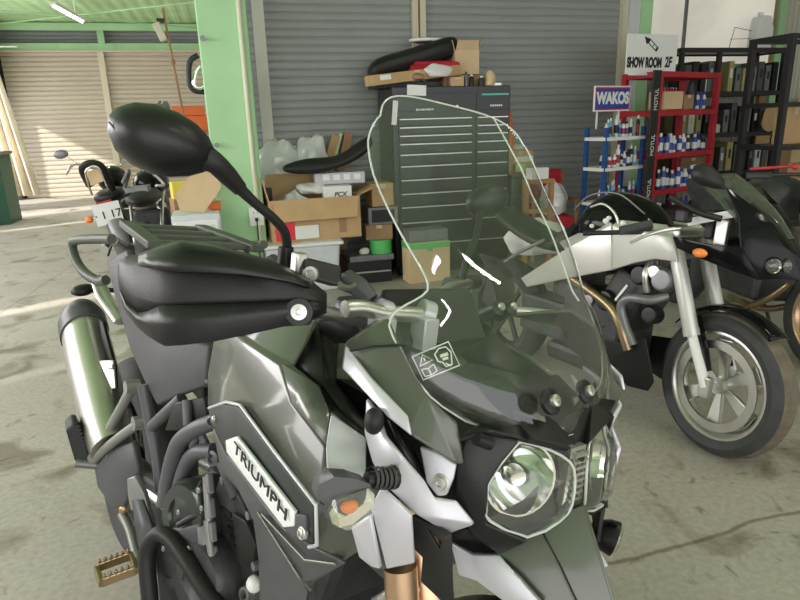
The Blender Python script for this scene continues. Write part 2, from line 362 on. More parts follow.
# ================================================================== adventure motorcycle in the foreground
T = Fr(.272, .548, R(-66.7), .178)
tig = thing('motorcycle', 'grey adventure touring motorcycle with tall clear windscreen and hand guards, parked nearest', 'motorcycle')
tig.matrix_world = T.M
y, x, z = T.y, T.x, T.z
def facets(spec, fc, gen=y, smooth=True):
    # spec: name -> (px, py, coordinate); faces are strings of names
    K = {k: (gen(*v) if len(v) == 3 else Vector(v[3])) for k, v in spec.items()}
    idx = {k: i for i, k in enumerate(K)}; b = MB(); b.add(list(K.values()), [[idx[c] for c in f.split()] for f in fc], 0, smooth); return b
# --- fuel tank: lofted hump with facets
def ring(xx, w, zt, zb, sh=.7, wb=None):
    wb = wb or w * .8
    return [Vector(p) for p in ((xx, 0, zt), (xx, -w * .55, zt - .012), (xx, -w * .88, zt - .05), (xx, -w, (zt + zb) / 2 + .02), (xx, -wb, zb), (xx, wb, zb), (xx, w, (zt + zb) / 2 + .02), (xx, w * .88, zt - .05), (xx, w * .55, zt - .012))]
b = MB(); b.loft([ring(-.90, .10, .90, .78), ring(-.83, .15, .97, .76), ring(-.72, .19, 1.03, .76), ring(-.58, .215, 1.06, .78), ring(-.45, .215, 1.055, .80), ring(-.36, .17, 1.02, .82)])
tank = b.build('tank', 'olive', tig, sub=1)
MB().lathe([(0, .012), (.05, .012), (.056, .004), (.056, -.02)], (-.55, 0, 1.062), (0, 0, 1)).build('fuel_cap', 'blackmetal', tank)
# --- side cowls of the tank, outlined facet by facet
sp = dict(a=(215, 341, -.215), b=(209, 375, -.235), c=(209, 407, -.245), d=(240, 403, -.262), e=(318, 505, -.285), f=(317, 546, -.275), g=(326, 447, -.27), h=(292, 404, -.265),
          i=(280, 366, -.250), j=(319, 386, -.235), k=(331, 414, -.245), l=(236, 336, -.22), m=(246, 338, -.215), n=(294, 366, -.235), o=(317, 321, -.19), p=(345, 560, -.25), q=(364, 548, -.24), r=(335, 446, -.262), s=(250, 330, -.20))
side = facets(sp, ['b c d i', 'a b i l', 'l i m', 'm i n', 'm n o s', 'd h i', 'd e g h', 'i h j n', 'h g k j', 'e f p q g'])
both(side, 'tank_cowl', 'olive', tig, solid=.006, bevel=.003)
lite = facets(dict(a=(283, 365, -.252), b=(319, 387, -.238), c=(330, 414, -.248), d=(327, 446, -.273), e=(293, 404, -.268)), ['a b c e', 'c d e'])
both(lite, 'cowl_facet', 'olive_l', tig, solid=.007)  # overlay on one facet in a lighter tone of the cowl's olive
# dark recess strip between tank cowl and fairing
strip_ = facets(dict(a=(284, 361, -.225), b=(296, 366, -.23), c=(323, 386, -.22), d=(340, 410, -.225), e=(372, 437, -.22), f=(318, 321, -.18), g=(338, 345, -.12), h=(344, 380, -.10), i=(372, 420, -.12)), ['a b c', 'b f c', 'f g c', 'g h c', 'h i d c', 'd i e'])
both(strip_, 'inner_panel', 'plastic', tig, solid=.005)
inner = MB(); inner.loft([[Vector(p) for p in ((xx, -w, z0), (xx, w, z0), (xx, w, z1), (xx, -w, z1))] for xx, w, z0, z1 in ((-.50, .15, .72, .98), (-.30, .15, .78, .98), (-.16, .11, .84, .96))], smooth=False)
inner.build('cockpit_shell', 'ink', tig)
# light grey scoop panel ahead of the tank
sc = facets(dict(a=(331, 414, -.262), b=(366, 438, -.235), c=(366, 478, -.245), d=(352, 526, -.262), e=(327, 478, -.285), f=(326, 447, -.285)), ['a b c e f', 'c d e'])
both(sc, 'side_scoop', 'silver', tig, solid=.008, bevel=.003)
sc = facets(dict(a=(331, 413, -.250), b=(345, 411, -.20), c=(371, 437, -.215), d=(366, 439, -.232)), ['a b c d'])
both(sc, 'scoop_lip', 'plastic', tig, solid=.006)
# --- badge panel with white outline and lettering
bp = facets(dict(a=(209, 409, -.262), b=(214, 425, -.272), c=(228, 452, -.276), d=(286, 528, -.284), e=(300, 540, -.282), f=(315, 544, -.282), g=(315, 506, -.292), h=(240, 407, -.276), i=(226, 404, -.27), j=(236, 438, -.28)), ['a b i', 'b c j h i', 'c d g h j', 'd e f g'])
both(bp, 'badge_panel', 'slate', tig, solid=.006, bevel=.002)
ol = MB(); ol.tube([y(*q) for q in ((209, 408, -.264), (226, 402, -.274), (240, 405, -.28), (275, 452, -.29), (316, 505, -.297), (317, 545, -.287), (309, 547, -.286))], .0028, 8, n=1)
both(ol, 'panel_outline', 'whiteline', tig)
n0 = y(229, 440, -.282); n1 = y(294, 513, -.291)
bd = facets(dict(a=(227, 440, -.284), b=(238, 436, -.286), c=(296, 511, -.296), d=(295, 526, -.294), e=(285, 527, -.292), f=(228, 452, -.283)), ['a b c d e f'])
bdo = bd.build('badge', mat('badge_silver', (.88, .88, .88), .4, 0), tig, solid=.006, bevel=.0015); bd.build('badge', 'alu', tig, mirror=True, solid=.006, bevel=.0015)
pa, pb = y(235, 447, -.292), y(287, 516, -.30)
up_ = (y(239, 441, -.29) - y(229, 447, -.288)); xa = (pb - pa).normalized(); nn = xa.cross(up_).normalized(); ya = nn.cross(xa)
if nn.y > 0: nn = -nn
rot = Matrix((xa, ya, xa.cross(ya))).transposed().to_quaternion()
text('lettering', 'TRIUMPH', 'ink', bdo, (pa + pb) / 2 + nn * .001, rot, .025, (pb - pa).length / .101, .0008, .0, .0)
pad = facets(dict(a=(296, 513, -.294), b=(307, 515, -.294), c=(307, 537, -.291), d=(298, 539, -.289), e=(287, 530, -.29)), ['a b c d e']); both(pad, 'screw_pad', 'frame', tig, solid=.006, bevel=.001)
def screw(p, d, r, name='screw', mt='alu', par=None, mir=True):
    s_ = MB(); s_.lathe([(r * 1.5, -.004), (r * 1.5, .001), (r * 1.15, .002), (r, .0015), (r, .004), (r * .5, .0045), (r * .45, .002), (0, .002)], p, d, 20)
    (both if mir else (lambda q, *a, **k: q.build(*a, **k)))(s_, name, mt, par or tig)
screw(y(302, 533, -.295), (0, -1, .2), .006)
screw(y(214, 419, -.276), (0, -1, .2), .004)
# --- lower shroud beneath the badge
ls = facets(dict(a=(214, 427, -.262), b=(228, 455, -.27), c=(286, 531, -.276), d=(310, 547, -.272), e=(346, 563, -.262), f=(318, 578, -.24), g=(308, 592, -.235), h=(300, 640, -.225), i=(262, 640, -.235), j=(260, 560, -.255), k=(255, 520, -.262), l=(240, 490, -.262), m=(222, 470, -.255), n=(262, 510, -.272), o=(303, 580, -.262)),
            ['a b m', 'b l m', 'b n k l', 'b c n', 'n o j k', 'c d e n', 'n e f o', 'o f g', 'o g h i j'])
both(ls, 'radiator_shroud', 'darkgrey', tig, solid=.006, bevel=.002)
rl = MB(); rl.tube([y(*q) for q in ((258, 512, -.276), (300, 578, -.268), (311, 590, -.24))], .0022, 8, n=1); rl.tube([y(*q) for q in ((262, 514, -.277), (305, 560, -.273), (335, 564, -.268))], .0022, 8, n=1)
both(rl, 'shroud_crease', 'olive_l', tig)
# --- windscreen
rows = [(.990, .045, -.056, -.060), (1.000, .118, -.058, -.112), (1.020, .160, -.070, -.120), (1.042, .190, -.083, -.138), (1.070, .207, -.100, -.158), (1.095, .216, -.117, -.176), (1.120, .220, -.135, -.196), (1.138, .208, -.148, -.199),
        (1.152, .186, -.160, -.193), (1.166, .170, -.171, -.187), (1.184, .170, -.185, -.195), (1.216, .180, -.212, -.221), (1.258, .190, -.246, -.256), (1.306, .191, -.286, -.300), (1.346, .187, -.310, -.324), (1.372, .183, -.332, -.331), (1.395, .177, -.350, -.335), (1.414, .170, -.364, -.338), (1.427, .164, -.373, -.340), (1.434, .159, -.378, -.341)]
NC = 17; V = []
for (zz, ww, xc, xe) in rows:
    for k in range(NC):
        t = -1 + 2 * k / (NC - 1); dz = .044 * max(0, (zz - 1.340) / .094) * abs(t) ** 3.2; xx = xc + (xe - xc) * abs(t) ** 2.2
        xx += .018 * (1 - t * t) * math.sin(math.pi * (zz - .99) / .45)
        V.append(Vector((xx, ww * math.sin(t * 1.35) / math.sin(1.35), zz - dz)))
sb = MB(); sb.add(V, [(r * NC + k, r * NC + k + 1, (r + 1) * NC + k + 1, (r + 1) * NC + k) for r in range(len(rows) - 1) for k in range(NC - 1)], 0, True)
scr = sb.build('windscreen', 'screen', tig, sub=1); tag(scr, 'clear touring windscreen')
rim = [V[r * NC] for r in range(len(rows))] + [V[(len(rows) - 1) * NC + k] for k in range(NC)] + [V[r * NC + NC - 1] for r in range(len(rows) - 1, -1, -1)] + [V[k] for k in range(NC - 1, -1, -1)]
MB().tube(rim, .0015, 8, n=2, closed=True).build('edge', 'edge', scr)
for s_ in (1,):
    fo = [V[r * NC + (NC - 1 if s_ > 0 else 0) - s_ * 4] for r in range(8, len(rows))]
    MB().tube(fo, .0014, 6, n=2).build('fold_highlight', 'edge', scr)  # pale tube drawn as the highlight on the fold, one side only
for px, py, yy in ((548, 402, -.055), (583, 392, .055)):
    p = y(px, py, yy); q = MB(); q.lathe([(.017, -.004), (.017, .002), (.013, .004), (.0, .004)], p + Vector((.004, 0, .002)), (.8, 0, .45), 24); q.build('screen_grommet', 'plastic', scr)
    q = MB(); q.lathe([(.008, 0), (.008, .008), (.004, .009), (.003, .005), (0, .005)], p + Vector((.006, 0, .003)), (.8, 0, .45), 16); q.build('screen_bolt', 'alu', scr)
for yy in (-.012, .016):
    p = Vector((-.2, yy, 1.135)); q = MB(); q.lathe([(.012, -.03), (.012, .0), (.007, .004), (0, .004)], p, (.8, 0, .5), 16); q.build('height_knob', 'plastic', scr)
    q = MB(); q.lathe([(.006, 0), (.006, .008), (0, .009)], p, (.8, 0, .5), 16); q.build('height_bolt', 'alu', scr)
# warning sticker on the screen: white outline, triangle, book, helmet
sa, sb_, sd_ = y(413, 356, -.190), y(449, 341, -.163), y(424, 379, -.180)
ux = (sb_ - sa); uy = (sd_ - sa); un = ux.cross(uy).normalized()
if un.dot(T.o - sa) < 0: un = -un
sp_ = lambda u, v: sa + ux * u + uy * v + un * .005
stk = MB()
def ln(pts, r=.0009, cl=False):
    P_ = [sp_(*p) for p in pts]; 
    if cl: P_.append(P_[0])
    stk.tube(P_, r, 6, n=1)
ln([(0, 0), (1, 0), (1, 1), (0, 1)], .0010, True); ln([(.08, .46), (.26, .08), (.44, .42)], .0009, True); ln([(.26, .2), (.26, .34)])
ln([(.08, .6), (.25, .66), (.42, .58), (.42, .88), (.25, .94), (.08, .9)], .0009, True); ln([(.25, .66), (.25, .94)])
ln([(.55, .25), (.7, .1), (.88, .14), (.95, .4), (.9, .6), (.84, .85), (.68, .86), (.65, .66), (.55, .55)], .0010, True); ln([(.66, .4), (.86, .42)], .0022); ln([(.68, .55), (.82, .56)], .0018); ln([(.7, .72), (.8, .9)])
stk.build('warning_sticker', 'white', scr)
# --- nose wings beside the screen
sw = facets(dict(a=(389, 320, -.20), b=(347, 344, -.235), c=(343, 369, -.245), d=(401, 346, -.215), e=(349, 352, -.242), f=(415, 438, -.225), g=(388, 417, -.24), h=(456, 464, -.168), i=(464, 463, -.160), j=(457, 422, -.165), k=(440, 408, -.185), l=(427, 396, -.195), m=(410, 428, -.225), n=(376, 322, -.15)),
            ['a b e d', 'b c e', 'e c g m', 'g f m', 'e m l d', 'm f h l', 'l h i j k', 'a n b'])
both(sw, 'nose_wing', 'olive', tig, solid=.008, bevel=.004)
hl = facets(dict(a=(347, 346, -.242), b=(344, 369, -.252), c=(388, 417, -.247), d=(412, 436, -.232), e=(408, 416, -.233), f=(372, 378, -.243)), ['a b c f', 'c d e f'])
both(hl, 'wing_highlight', 'silver', tig, solid=.006, bevel=.002)  # highlight on the wing's lower bevel, painted as a silver strip
gr = MB(); gr.tube([y(*q) for q in ((350, 351, -.25), (376, 346, -.232), (401, 345, -.222))], .0016, 6, n=1); both(gr, 'wing_groove', 'plastic', tig)
# --- black inner nose around lamps
ns = facets(dict(a=(476, 429, -.14), b=(519, 441, -.105), c=(502, 462, -.118), d=(488, 484, -.137), e=(487, 523, -.133), f=(527, 540, -.09), g=(500, 553, -.10), h=(474, 533, -.135), i=(455, 505, -.155), j=(457, 465, -.160), k=(464, 440, -.155)),
            ['a b c k', 'k c d j', 'j d e i', 'i e h', 'e f g h'])
both(ns, 'lamp_surround', 'plastic', tig, solid=.008, bevel=.003)
br = facets(dict(a=(458, 440, -.165), b=(478, 428, -.13), c=(512, 412, -.08), d=(548, 418, -.04), e=(568, 434, 0.0), f=(583, 462, 0.0), g=(569, 461, -.012), h=(550, 449, -.045), i=(519, 440, -.10), j=(490, 432, -.14), k=(0, 0, 0, (-.16, -.10, .91)), l=(0, 0, 0, (-.16, 0, .92))),
            ['a b j', 'b c i j', 'c d h i', 'd e g h', 'e f g', 'a k b', 'b k c', 'c k l d', 'd l e'])
both(br, 'lamp_brow', 'plastic', tig, solid=.008, bevel=.003)
brr = facets(dict(a=(513, 416, -.085), b=(545, 424, -.05), c=(569, 450, -.02), d=(530, 440, -.09)), ['a b c d']); both(brr, 'brow_facet', 'plastic_m', tig, solid=.012, bevel=.002)
# --- headlamps: reflector bowl, bulb, lens
hp = dict(a=(520, 441, -.094), b=(550, 450, -.046), c=(570, 462, -.020), d=(575, 478, -.013), e=(572, 505, -.015), f=(560, 521, -.028), g=(527, 537, -.085), h=(490, 521, -.130), i=(486, 509, -.136), j=(488, 485, -.135), k=(502, 462, -.115))
pts = [y(*v) for v in hp.values()]; cen = sum(pts, Vector()) / len(pts)
outn = Vector((.85, -.38, .1)).normalized()
lens = MB(); mid = [cen + (p - cen) * .6 + outn * .018 for p in pts]; lens.loft([pts, mid], caps=False); n = len(pts)
lens.add(mid + [cen + outn * .024], [(k, (k + 1) % n, n) for k in range(n)], 0, True); hb = [p - outn * .004 for p in pts]
refl = MB(); r1 = [cen + (p - cen) * .72 - outn * .05 for p in pts]; r2 = [cen + (p - cen) * .3 - outn * .085 for p in pts]; refl.loft([hb, r1, r2], caps=False); refl.add(r2, [list(range(n))])
up1 = cen + Vector((-.008, -.012, .010))
bowl = MB(); bowl.lathe([(.012, -.055), (.03, -.045), (.045, -.02), (.050, .002), (.047, .002)], up1 - outn * .005, outn, 28)
bowl.lathe([(.0, .0), (.011, .002), (.014, -.008), (.010, -.03)], up1 - outn * .012, outn, 20)
lowb = MB(); q5 = [y(*hp[k]) for k in 'fgh']; lowb.add([q5[0] - outn * .006, q5[1] - outn * .006, q5[2] - outn * .006, cen + Vector((-.0, .0, -.022)) - outn * .015, cen + Vector((0, .05, -.0)) - outn * .02], [(0, 1, 3, 4), (1, 2, 3)])
for mir in (False, True):
    lo = lens.build('headlamp', 'lens', tig, mirror=mir)
    refl.build('reflector', 'reflector', lo, mirror=mir, bevel=0); bowl.build('bulb_shield', 'chrome', lo, mirror=mir); lowb.build('lamp_base', 'ink', lo, mirror=mir, solid=.003)
    rimm = MB(); rimm.tube(pts + [pts[0]], .0022, 8, n=2); rimm.build('lens_rim', 'edge', lo, mirror=mir)
gd = MB(); gc = (y(571, 462, 0) + y(588, 500, 0)) / 2
for k in range(9): gd.box((gc.x - .004, 0, gc.z - .036 + k * .009), (.006, .028, .004))
for k in range(3): gd.box((gc.x - .006, -.01 + .01 * k, gc.z), (.006, .002, .08))
gd.box((gc.x - .014, 0, gc.z), (.01, .034, .09)); gd.build('centre_grille', 'alu', tig)
ah = MB(); ah.cyl(y(477, 439, -.165), y(490, 444, -.145), .008); ah.build('adjuster', 'plastic', tig)
# --- silver cheek strip under the wing and its screwed tab
ck = facets(dict(a=(368, 398, -.235), b=(378, 412, -.238), c=(386, 436, -.245), d=(403, 456, -.238), e=(424, 480, -.200), f=(434, 497, -.185), g=(456, 500, -.165), h=(475, 523, -.143), i=(448, 532, -.168), j=(415, 513, -.208), k=(388, 487, -.242), l=(374, 462, -.248), m=(366, 432, -.242), n=(446, 519, -.180)),
            ['a b c m', 'm c l', 'c d k l', 'd e j k', 'e f n j', 'f g h n', 'n h i j'])
both(ck, 'cheek_strip', 'silver', tig, solid=.008, bevel=.003)
ck2 = facets(dict(a=(389, 420, -.225), b=(402, 428, -.21), c=(422, 470, -.18), d=(430, 497, -.18), e=(404, 456, -.215)), ['a b c e', 'c d e']); both(ck2, 'cheek_inner', 'plastic', tig, solid=.006)
tb = facets(dict(a=(420, 446, -.190), b=(440, 452, -.175), c=(457, 463, -.162), d=(454, 478, -.167), e=(447, 495, -.172), f=(438, 496, -.178), g=(427, 482, -.186)), ['a b c d e f g']); tb.build('mount_tab', 'silver', tig, solid=.009, bevel=.003)
screw(y(440, 483, -.179), (.45, -1, .1), .008, mir=False)
both(MB().ell(y(374, 421, -.26), (.013, .012, .017), seg=10), 'fairing_knob', 'plastic_m', tig)
# forward lower side panels (two silver blades)
bl = facets(dict(a=(352, 526, -.265), b=(371, 514, -.26), c=(373, 566, -.25), d=(381, 568, -.247), e=(360, 556, -.262)), ['a b c e', 'b d c']); both(bl, 'side_blade', 'silver', tig, solid=.007, bevel=.002)
bl = facets(dict(a=(371, 506, -.255), b=(382, 486, -.25), c=(412, 514, -.228), d=(415, 562, -.215), e=(387, 568, -.24)), ['a b c d e']); both(bl, 'side_blade', 'silver', tig, solid=.007, bevel=.002)
bl = facets(dict(a=(367, 478, -.24), b=(383, 486, -.24), c=(371, 506, -.245), d=(386, 568, -.235), e=(379, 568, -.24), f=(362, 510, -.25)), ['a b c f', 'c d e f']); both(bl, 'blade_gap', 'grey', tig, solid=.005)
# --- beak
bk = facets(dict(a=(452, 542, -.115), b=(474, 555, -.105), c=(500, 554, -.085), d=(583, 505, 0), e=(612, 600, 0), f=(625, 660, 0), g=(560, 640, -.06), h=(478, 579, -.10), i=(460, 574, -.11), j=(535, 523, -.05), k=(540, 600, -.07), l=(585, 640, -.035)),
            ['a b i', 'b h i', 'b c k h', 'h k g', 'c j l k', 'j d e l', 'k l g', 'l e f'])
bkR, bkL = both(bk, 'beak', 'olive', tig, solid=.007, bevel=.002)
bs = facets(dict(a=(452, 541, -.118), b=(474, 554, -.109), c=(500, 554, -.089), d=(541, 601, -.074), e=(520, 612, -.085), f=(478, 580, -.104), g=(460, 574, -.114)), ['a b g', 'b f g', 'b c d f', 'd e f'])
both(bs, 'beak_side', 'silver', tig, solid=.010, bevel=.002)
both(facets(dict(a=(448, 533, -.12), b=(478, 526, -.115), c=(540, 528, -.05), d=(505, 551, -.08), e=(474, 551, -.105), f=(452, 540, -.118)), ['a b c d e f']), 'beak_joint', 'plastic', tig, solid=.006)
q = MB(); q.tube([y(500, 556, -.090), y(522, 576, -.083), y(545, 602, -.074)], .0018, 6, n=1); q.tube([y(542, 531, -.052), y(560, 565, -.058), y(588, 625, -.045)], .0014, 6, n=1); q.build('beak_groove', 'plastic', tig)
# --- turn signals
ts = thing_r = None
def signal(mir):
    sg = MB(); sg.tube([y(393, 477, -.25), y(380, 479, -.27), y(366, 480, -.288)], [.015, .010, .009], 12, n=3); o_ = sg.build('turn_signal', 'plastic', tig, mirror=mir)
    for k in range(5): MB().lathe([(.0135, -.002), (.0135, .002)], y(390 - k * 4.5, 478, -.256 - k * .006), y(366, 480, -.288) - y(393, 477, -.25), 16).build('boot_ring', 'rubber', o_, mirror=mir)
    hs = [(316, 498, -.335), (319, 485, -.34), (334, 477, -.335), (352, 478, -.318), (370, 484, -.29), (373, 492, -.288), (368, 506, -.292), (345, 520, -.325), (327, 519, -.34)]
    P_ = [y(*h) for h in hs]; c_ = sum(P_, Vector()) / len(P_); back = Vector((-1, .12, .16)).normalized()
    h_ = MB(); h_.loft([P_, [c_ + (p - c_) * .92 + back * .02 for p in P_], [c_ + (p - c_) * .5 + back * .036 for p in P_]]); h_.build('housing', 'darkgrey', o_, mirror=mir)
    ls_ = [(327, 510, -.337), (333, 500, -.335), (350, 491, -.32), (366, 485, -.295), (372, 491, -.29), (371, 504, -.292), (350, 521, -.322), (337, 524, -.335), (330, 520, -.338)]
    P_ = [y(*h) - back * .006 for h in ls_]; c_ = sum(P_, Vector()) / len(P_)
    h_ = MB(); h_.loft([[p + back * .006 for p in P_], P_, [c_ + (p - c_) * .8 - back * .012 for p in P_]], caps=False); h_.add([c_ + (p - c_) * .8 - back * .012 for p in P_], [list(range(9))], 0, True); h_.build('lens', 'lens', o_, mirror=mir)
    rf_ = MB(); rf_.loft([P_, [c_ + (p - c_) * .45 + back * .012 for p in P_]], caps=False); rf_.add([c_ + (p - c_) * .45 + back * .012 for p in P_], [list(range(9))], 0); rf_.build('reflector', 'siglens', o_, mirror=mir)
    MB().ell(c_ + back * .004, (.008, .011, .008)).build('bulb', 'amber', o_, mirror=mir)
    if mir: o_.location = (-.20, -.15, -.08)
signal(False); signal(True)
# --- triple clamp, forks, front bracket (partly in frame at the bottom)
stx = Matrix.Rotation(R(-24), 3, 'Y')
for s_ in (-1, 1):
    a_ = Vector((-.02, s_ * .105, .34)); b_ = Vector((-.27, s_ * .105, .93)); q = MB(); q.cyl(a_ + (b_ - a_) * .42, b_, .027); q.build('fork_tube', 'gold', tig)
    q = MB(); q.cyl(a_, a_ + (b_ - a_) * .45, .031); q.box(a_, (.05, .04, .09)); q.build('fork_lower', 'plastic_m', tig)
pa = y(403, 562, -.13); q = MB(); q.cyl(y(400, 566, -.16), y(404, 620, -.155), .024); both(q, 'fork_guard', 'gold', tig)
q = MB(); q.box((-.27, 0, .72), (.09, .26, .035)); q.build('lower_clamp', 'grey', tig)
cl = facets(dict(a=(370, 600, -.16), b=(397, 583, -.15), c=(421, 592, -.12), d=(432, 610, -.11), e=(370, 620, -.16)), ['a b c d e']); both(cl, 'clamp_cover', 'alu', tig, solid=.014, bevel=.003)
screw(y(405, 591, -.15), (0, -.5, 1), .005, 'clamp_bolt'); screw(y(414, 589, -.14), (0, -.5, 1), .005, 'clamp_bolt')
bk_ = facets(dict(a=(413, 514, -.20), b=(452, 533, -.175), c=(453, 588, -.165), d=(455, 612, -.16), e=(421, 580, -.19), f=(423, 556, -.195), g=(412, 545, -.20), h=(428, 528, -.193), i=(441, 541, -.185), j=(440, 548, -.185)), ['a h g', 'a b i h', 'h j g', 'b c j i', 'g j c f', 'c d e f'])
both(bk_, 'lamp_bracket', 'plastic_m', tig, solid=.008, bevel=.002)
# front wheel and mudguard below the frame edge
def wheel(par, cx, cy, cz, rad, wid, rimr, mt_r='alu', spokes=10, name='front_wheel', steer=0, tread='tread', sw_=.018):
    ax = Vector((-math.sin(steer), math.cos(steer), 0)); h = wid / 2; o = Vector((cx, cy, cz))
    t_ = MB(); t_.lathe([(rimr, -h * .72), (rimr + (rad - rimr) * .45, -h * .98), (rad - .035, -h * .88), (rad - .012, -h * .6)], o, ax, 56); t_.lathe([(rad - .012, h * .6), (rad - .035, h * .88), (rimr + (rad - rimr) * .45, h * .98), (rimr, h * .72)], o, ax, 56)
    t_.lathe([(rad - .012, -h * .6), (rad - .002, -h * .3), (rad, 0), (rad - .002, h * .3), (rad - .012, h * .6)], o, ax, 56, mi=1)
    root_ = t_.build(name, ['rubber', tread], par)
    r_ = MB(); r_.lathe([(rimr + .004, -h * .74), (rimr - .006, -h * .76), (rimr - .012, -h * .68), (rimr - .028, -h * .3), (rimr - .03, h * .3), (rimr - .012, h * .68), (rimr - .006, h * .76), (rimr + .004, h * .74)], o, ax, 56); r_.build('rim', mt_r, root_)
    hb_ = MB(); hb_.cyl(o - ax * h * .7, o + ax * h * .7, .035, seg=24); hb_.cyl(o - ax * h * .8, o + ax * h * .8, .014); hb_.build('hub', mt_r, root_)
    fx, fy, _ = frame_from(ax); 
    for k in range(spokes):
        a = 2 * math.pi * k / spokes; dd = fx * math.cos(a) + fy * math.sin(a)
        q = MB(); q.bar(o + dd * .03, o + dd * (rimr - .022), sw_ * 1.6, sw_, up=ax); q.build('spoke', mt_r, root_, bevel=.003)
    return root_
wheel(tig, 0, 0, .33, .335, .12, .245, 'plastic_m', 10, 'front_wheel')
q = MB(); q.lathe([(.36, -.07), (.372, -.04), (.376, 0), (.372, .04), (.36, .07)], (0, 0, .33), (0, 1, 0), 30, a0=R(20), a1=R(140), up=Vector((0, 0, 1))); q.build('front_mudguard', 'plastic', tig, solid=.005)
q = MB()
for s_ in (-1, 1): q.lathe([(.10, -.003), (.155, -.003), (.155, .003), (.10, .003)], (0, s_ * .075, .33), (0, 1, 0), 36)
q.build('brake_disc', 'alu', tig)
# --- handlebar, clamps, reservoir
hbm = MB(); hbm.tube([(-.36, -.36, 1.10), (-.37, -.22, 1.10), (-.39, -.12, 1.075), (-.41, -.05, 1.06), (-.44, .05, 1.06), (-.49, .12, 1.075), (-.54, .22, 1.10), (-.60, .36, 1.10)], .011, 14); hbm.build('handlebar', 'alu', tig)
q = MB(); q.tube([y(345, 309, -.20), y(362, 308, -.17), y(384, 313, -.13), y(420, 315, -.06)], .0125, 14, n=4); q.build('bar_riser', 'alu', tig)
for px_, yv in ((383, -.135), (426, -.055)):
    q = MB(); q.cyl(y(px_ - 6, 311, yv), y(px_ + 6, 315, yv + .02), .021); q.box(y(px_, 314, yv) + Vector((0, 0, -.03)), (.035, .03, .05)); q.build('bar_clamp', 'silver', tig, bevel=.002)
for s_ in (-1,):
    q = MB(); q.cyl((-.36, -.36, 1.10), (-.36, -.24, 1.10), .017); q.build('grip', 'rubber', tig)
q = MB(); q.cyl((-.60, .36, 1.10), (-.57, .24, 1.10), .017); q.build('grip', 'rubber', tig)
rot_ = Matrix.Rotation(R(-20), 3, 'Z') @ Matrix.Rotation(R(10), 3, 'X')
def quadbox(p4, dn, mi=0):
    b_ = MB(); b_.prism(p4, dn, mi); return b_
q = quadbox([y(302, 256, -.225), y(342, 266, -.165), y(343, 287, -.170), y(303, 276, -.230)], (-.045, .01, -.008)); mcyl = q.build('brake_reservoir', 'plastic', tig, bevel=.004)
q = MB(); q.lathe([(.011, -.004), (.011, .006), (.006, .006), (.005, .003), (0, .003)], y(311, 274, -.236), (.7, -.7, .1), 18); q.build('reservoir_screw', 'alu', mcyl)
q = MB(); q.box(y(299, 264, -.225), (.02, .02, .035)); q.build('lever_perch', 'alu', mcyl, bevel=.003)
q = MB(); q.tube([y(309, 279, -.235), y(316, 290, -.24), y(323, 301, -.24), y(321, 312, -.235), y(314, 318, -.235)], .0035, 10); q.build('brake_hose', 'darkgrey', tig)
q = MB(); q.tube([y(346, 280, -.15), y(360, 288, -.14), y(372, 300, -.13)], [.018, .016, .012], 14); q.build('throttle_housing', 'darkgrey', tig)
q = MB(); q.lathe([(.010, 0), (.017, 0), (.017, .006), (.010, .006)], y(347, 283, -.16), (.5, -.3, .8), 20); q.build('housing_ring', 'olive_l', tig)
q = facets(dict(a=(318, 321, -.19), b=(344, 316, -.15), c=(361, 331, -.13), d=(350, 343, -.14), e=(335, 343, -.16), f=(320, 331, -.18)), ['a b c d e f']); q.build('dash_cover', 'plastic', tig, solid=.008, bevel=.002)
q = MB(); q.box((-.36, 0, 1.08), (.05, .20, .10), rot=Matrix.Rotation(R(-35), 3, 'Y')); q.build('instrument_panel', 'plastic_m', tig, bevel=.008)
# --- right hand guard: curved shell in front of the grip, traced on the plane it stands in
GA, GN = Vector((-.27, -.24, 1.1)), Vector((.78, -.60, .12)).normalized()
def gp(px_, py_, off=0.0): return T.pl(px_, py_, GA + GN * off, GN)
cols = [  # px, top, crease, mid, band top, bottom, depth pushed back
    (119, 266, 268, 274, 280, 284, -.085), (121, 260, 267, 280, 292, 298, -.066), (127, 257, 267, 288, 304, 312, -.048), (138, 256, 267, 296, 314, 326, -.026), (150, 252, 268, 300, 312, 336, -.008), (160, 248, 269, 302, 307, 342, .006), (166, 246, 270, 302, 306, 345, .012), (182, 242, 271, 300, 306, 344, .018), (215, 247, 272, 299, 305, 340, .022), (245, 255, 274, 298, 304, 334, .020), (272, 263, 278, 297, 303, 328, .016), (296, 273, 284, 297, 302, 322, .010), (312, 283, 291, 299, 302, 318, .002), (326, 294, 298, 302, 305, 312, -.010)]
rows_ = []
for px_, t0, t1, t2, t3, t4, o_ in cols:
    rows_.append([gp(px_, t0, o_ - .045), gp(px_, (t0 + t1) / 2, o_ - .016), gp(px_, t1, o_), gp(px_, t2, o_ + .004), gp(px_, t3, o_ + .002)])
gb = MB(); nV = 5; gb.add([p for r in rows_ for p in r], [(i * nV + k, (i + 1) * nV + k, (i + 1) * nV + k + 1, i * nV + k + 1) for i in range(len(rows_) - 1) for k in range(nV - 1)], 0, True)
gR = gb.build('hand_guard', 'plastic_m', tig, solid=.004); tag(gR, 'black hand guard')
rows2 = [[gp(px_, t3 - 1, o_ + .006), gp(px_, (t3 + t4) / 2, o_ + .008), gp(px_, t4, o_ + .0), gp(px_, t4 - 1, o_ - .05)] for px_, t0, t1, t2, t3, t4, o_ in cols[1:]]
g2 = MB(); g2.add([p for r in rows2 for p in r], [(i * 4 + k, (i + 1) * 4 + k, (i + 1) * 4 + k + 1, i * 4 + k + 1) for i in range(len(rows2) - 1) for k in range(3)], 0, True); g2.build('lower_band', 'plastic', gR, solid=.004)
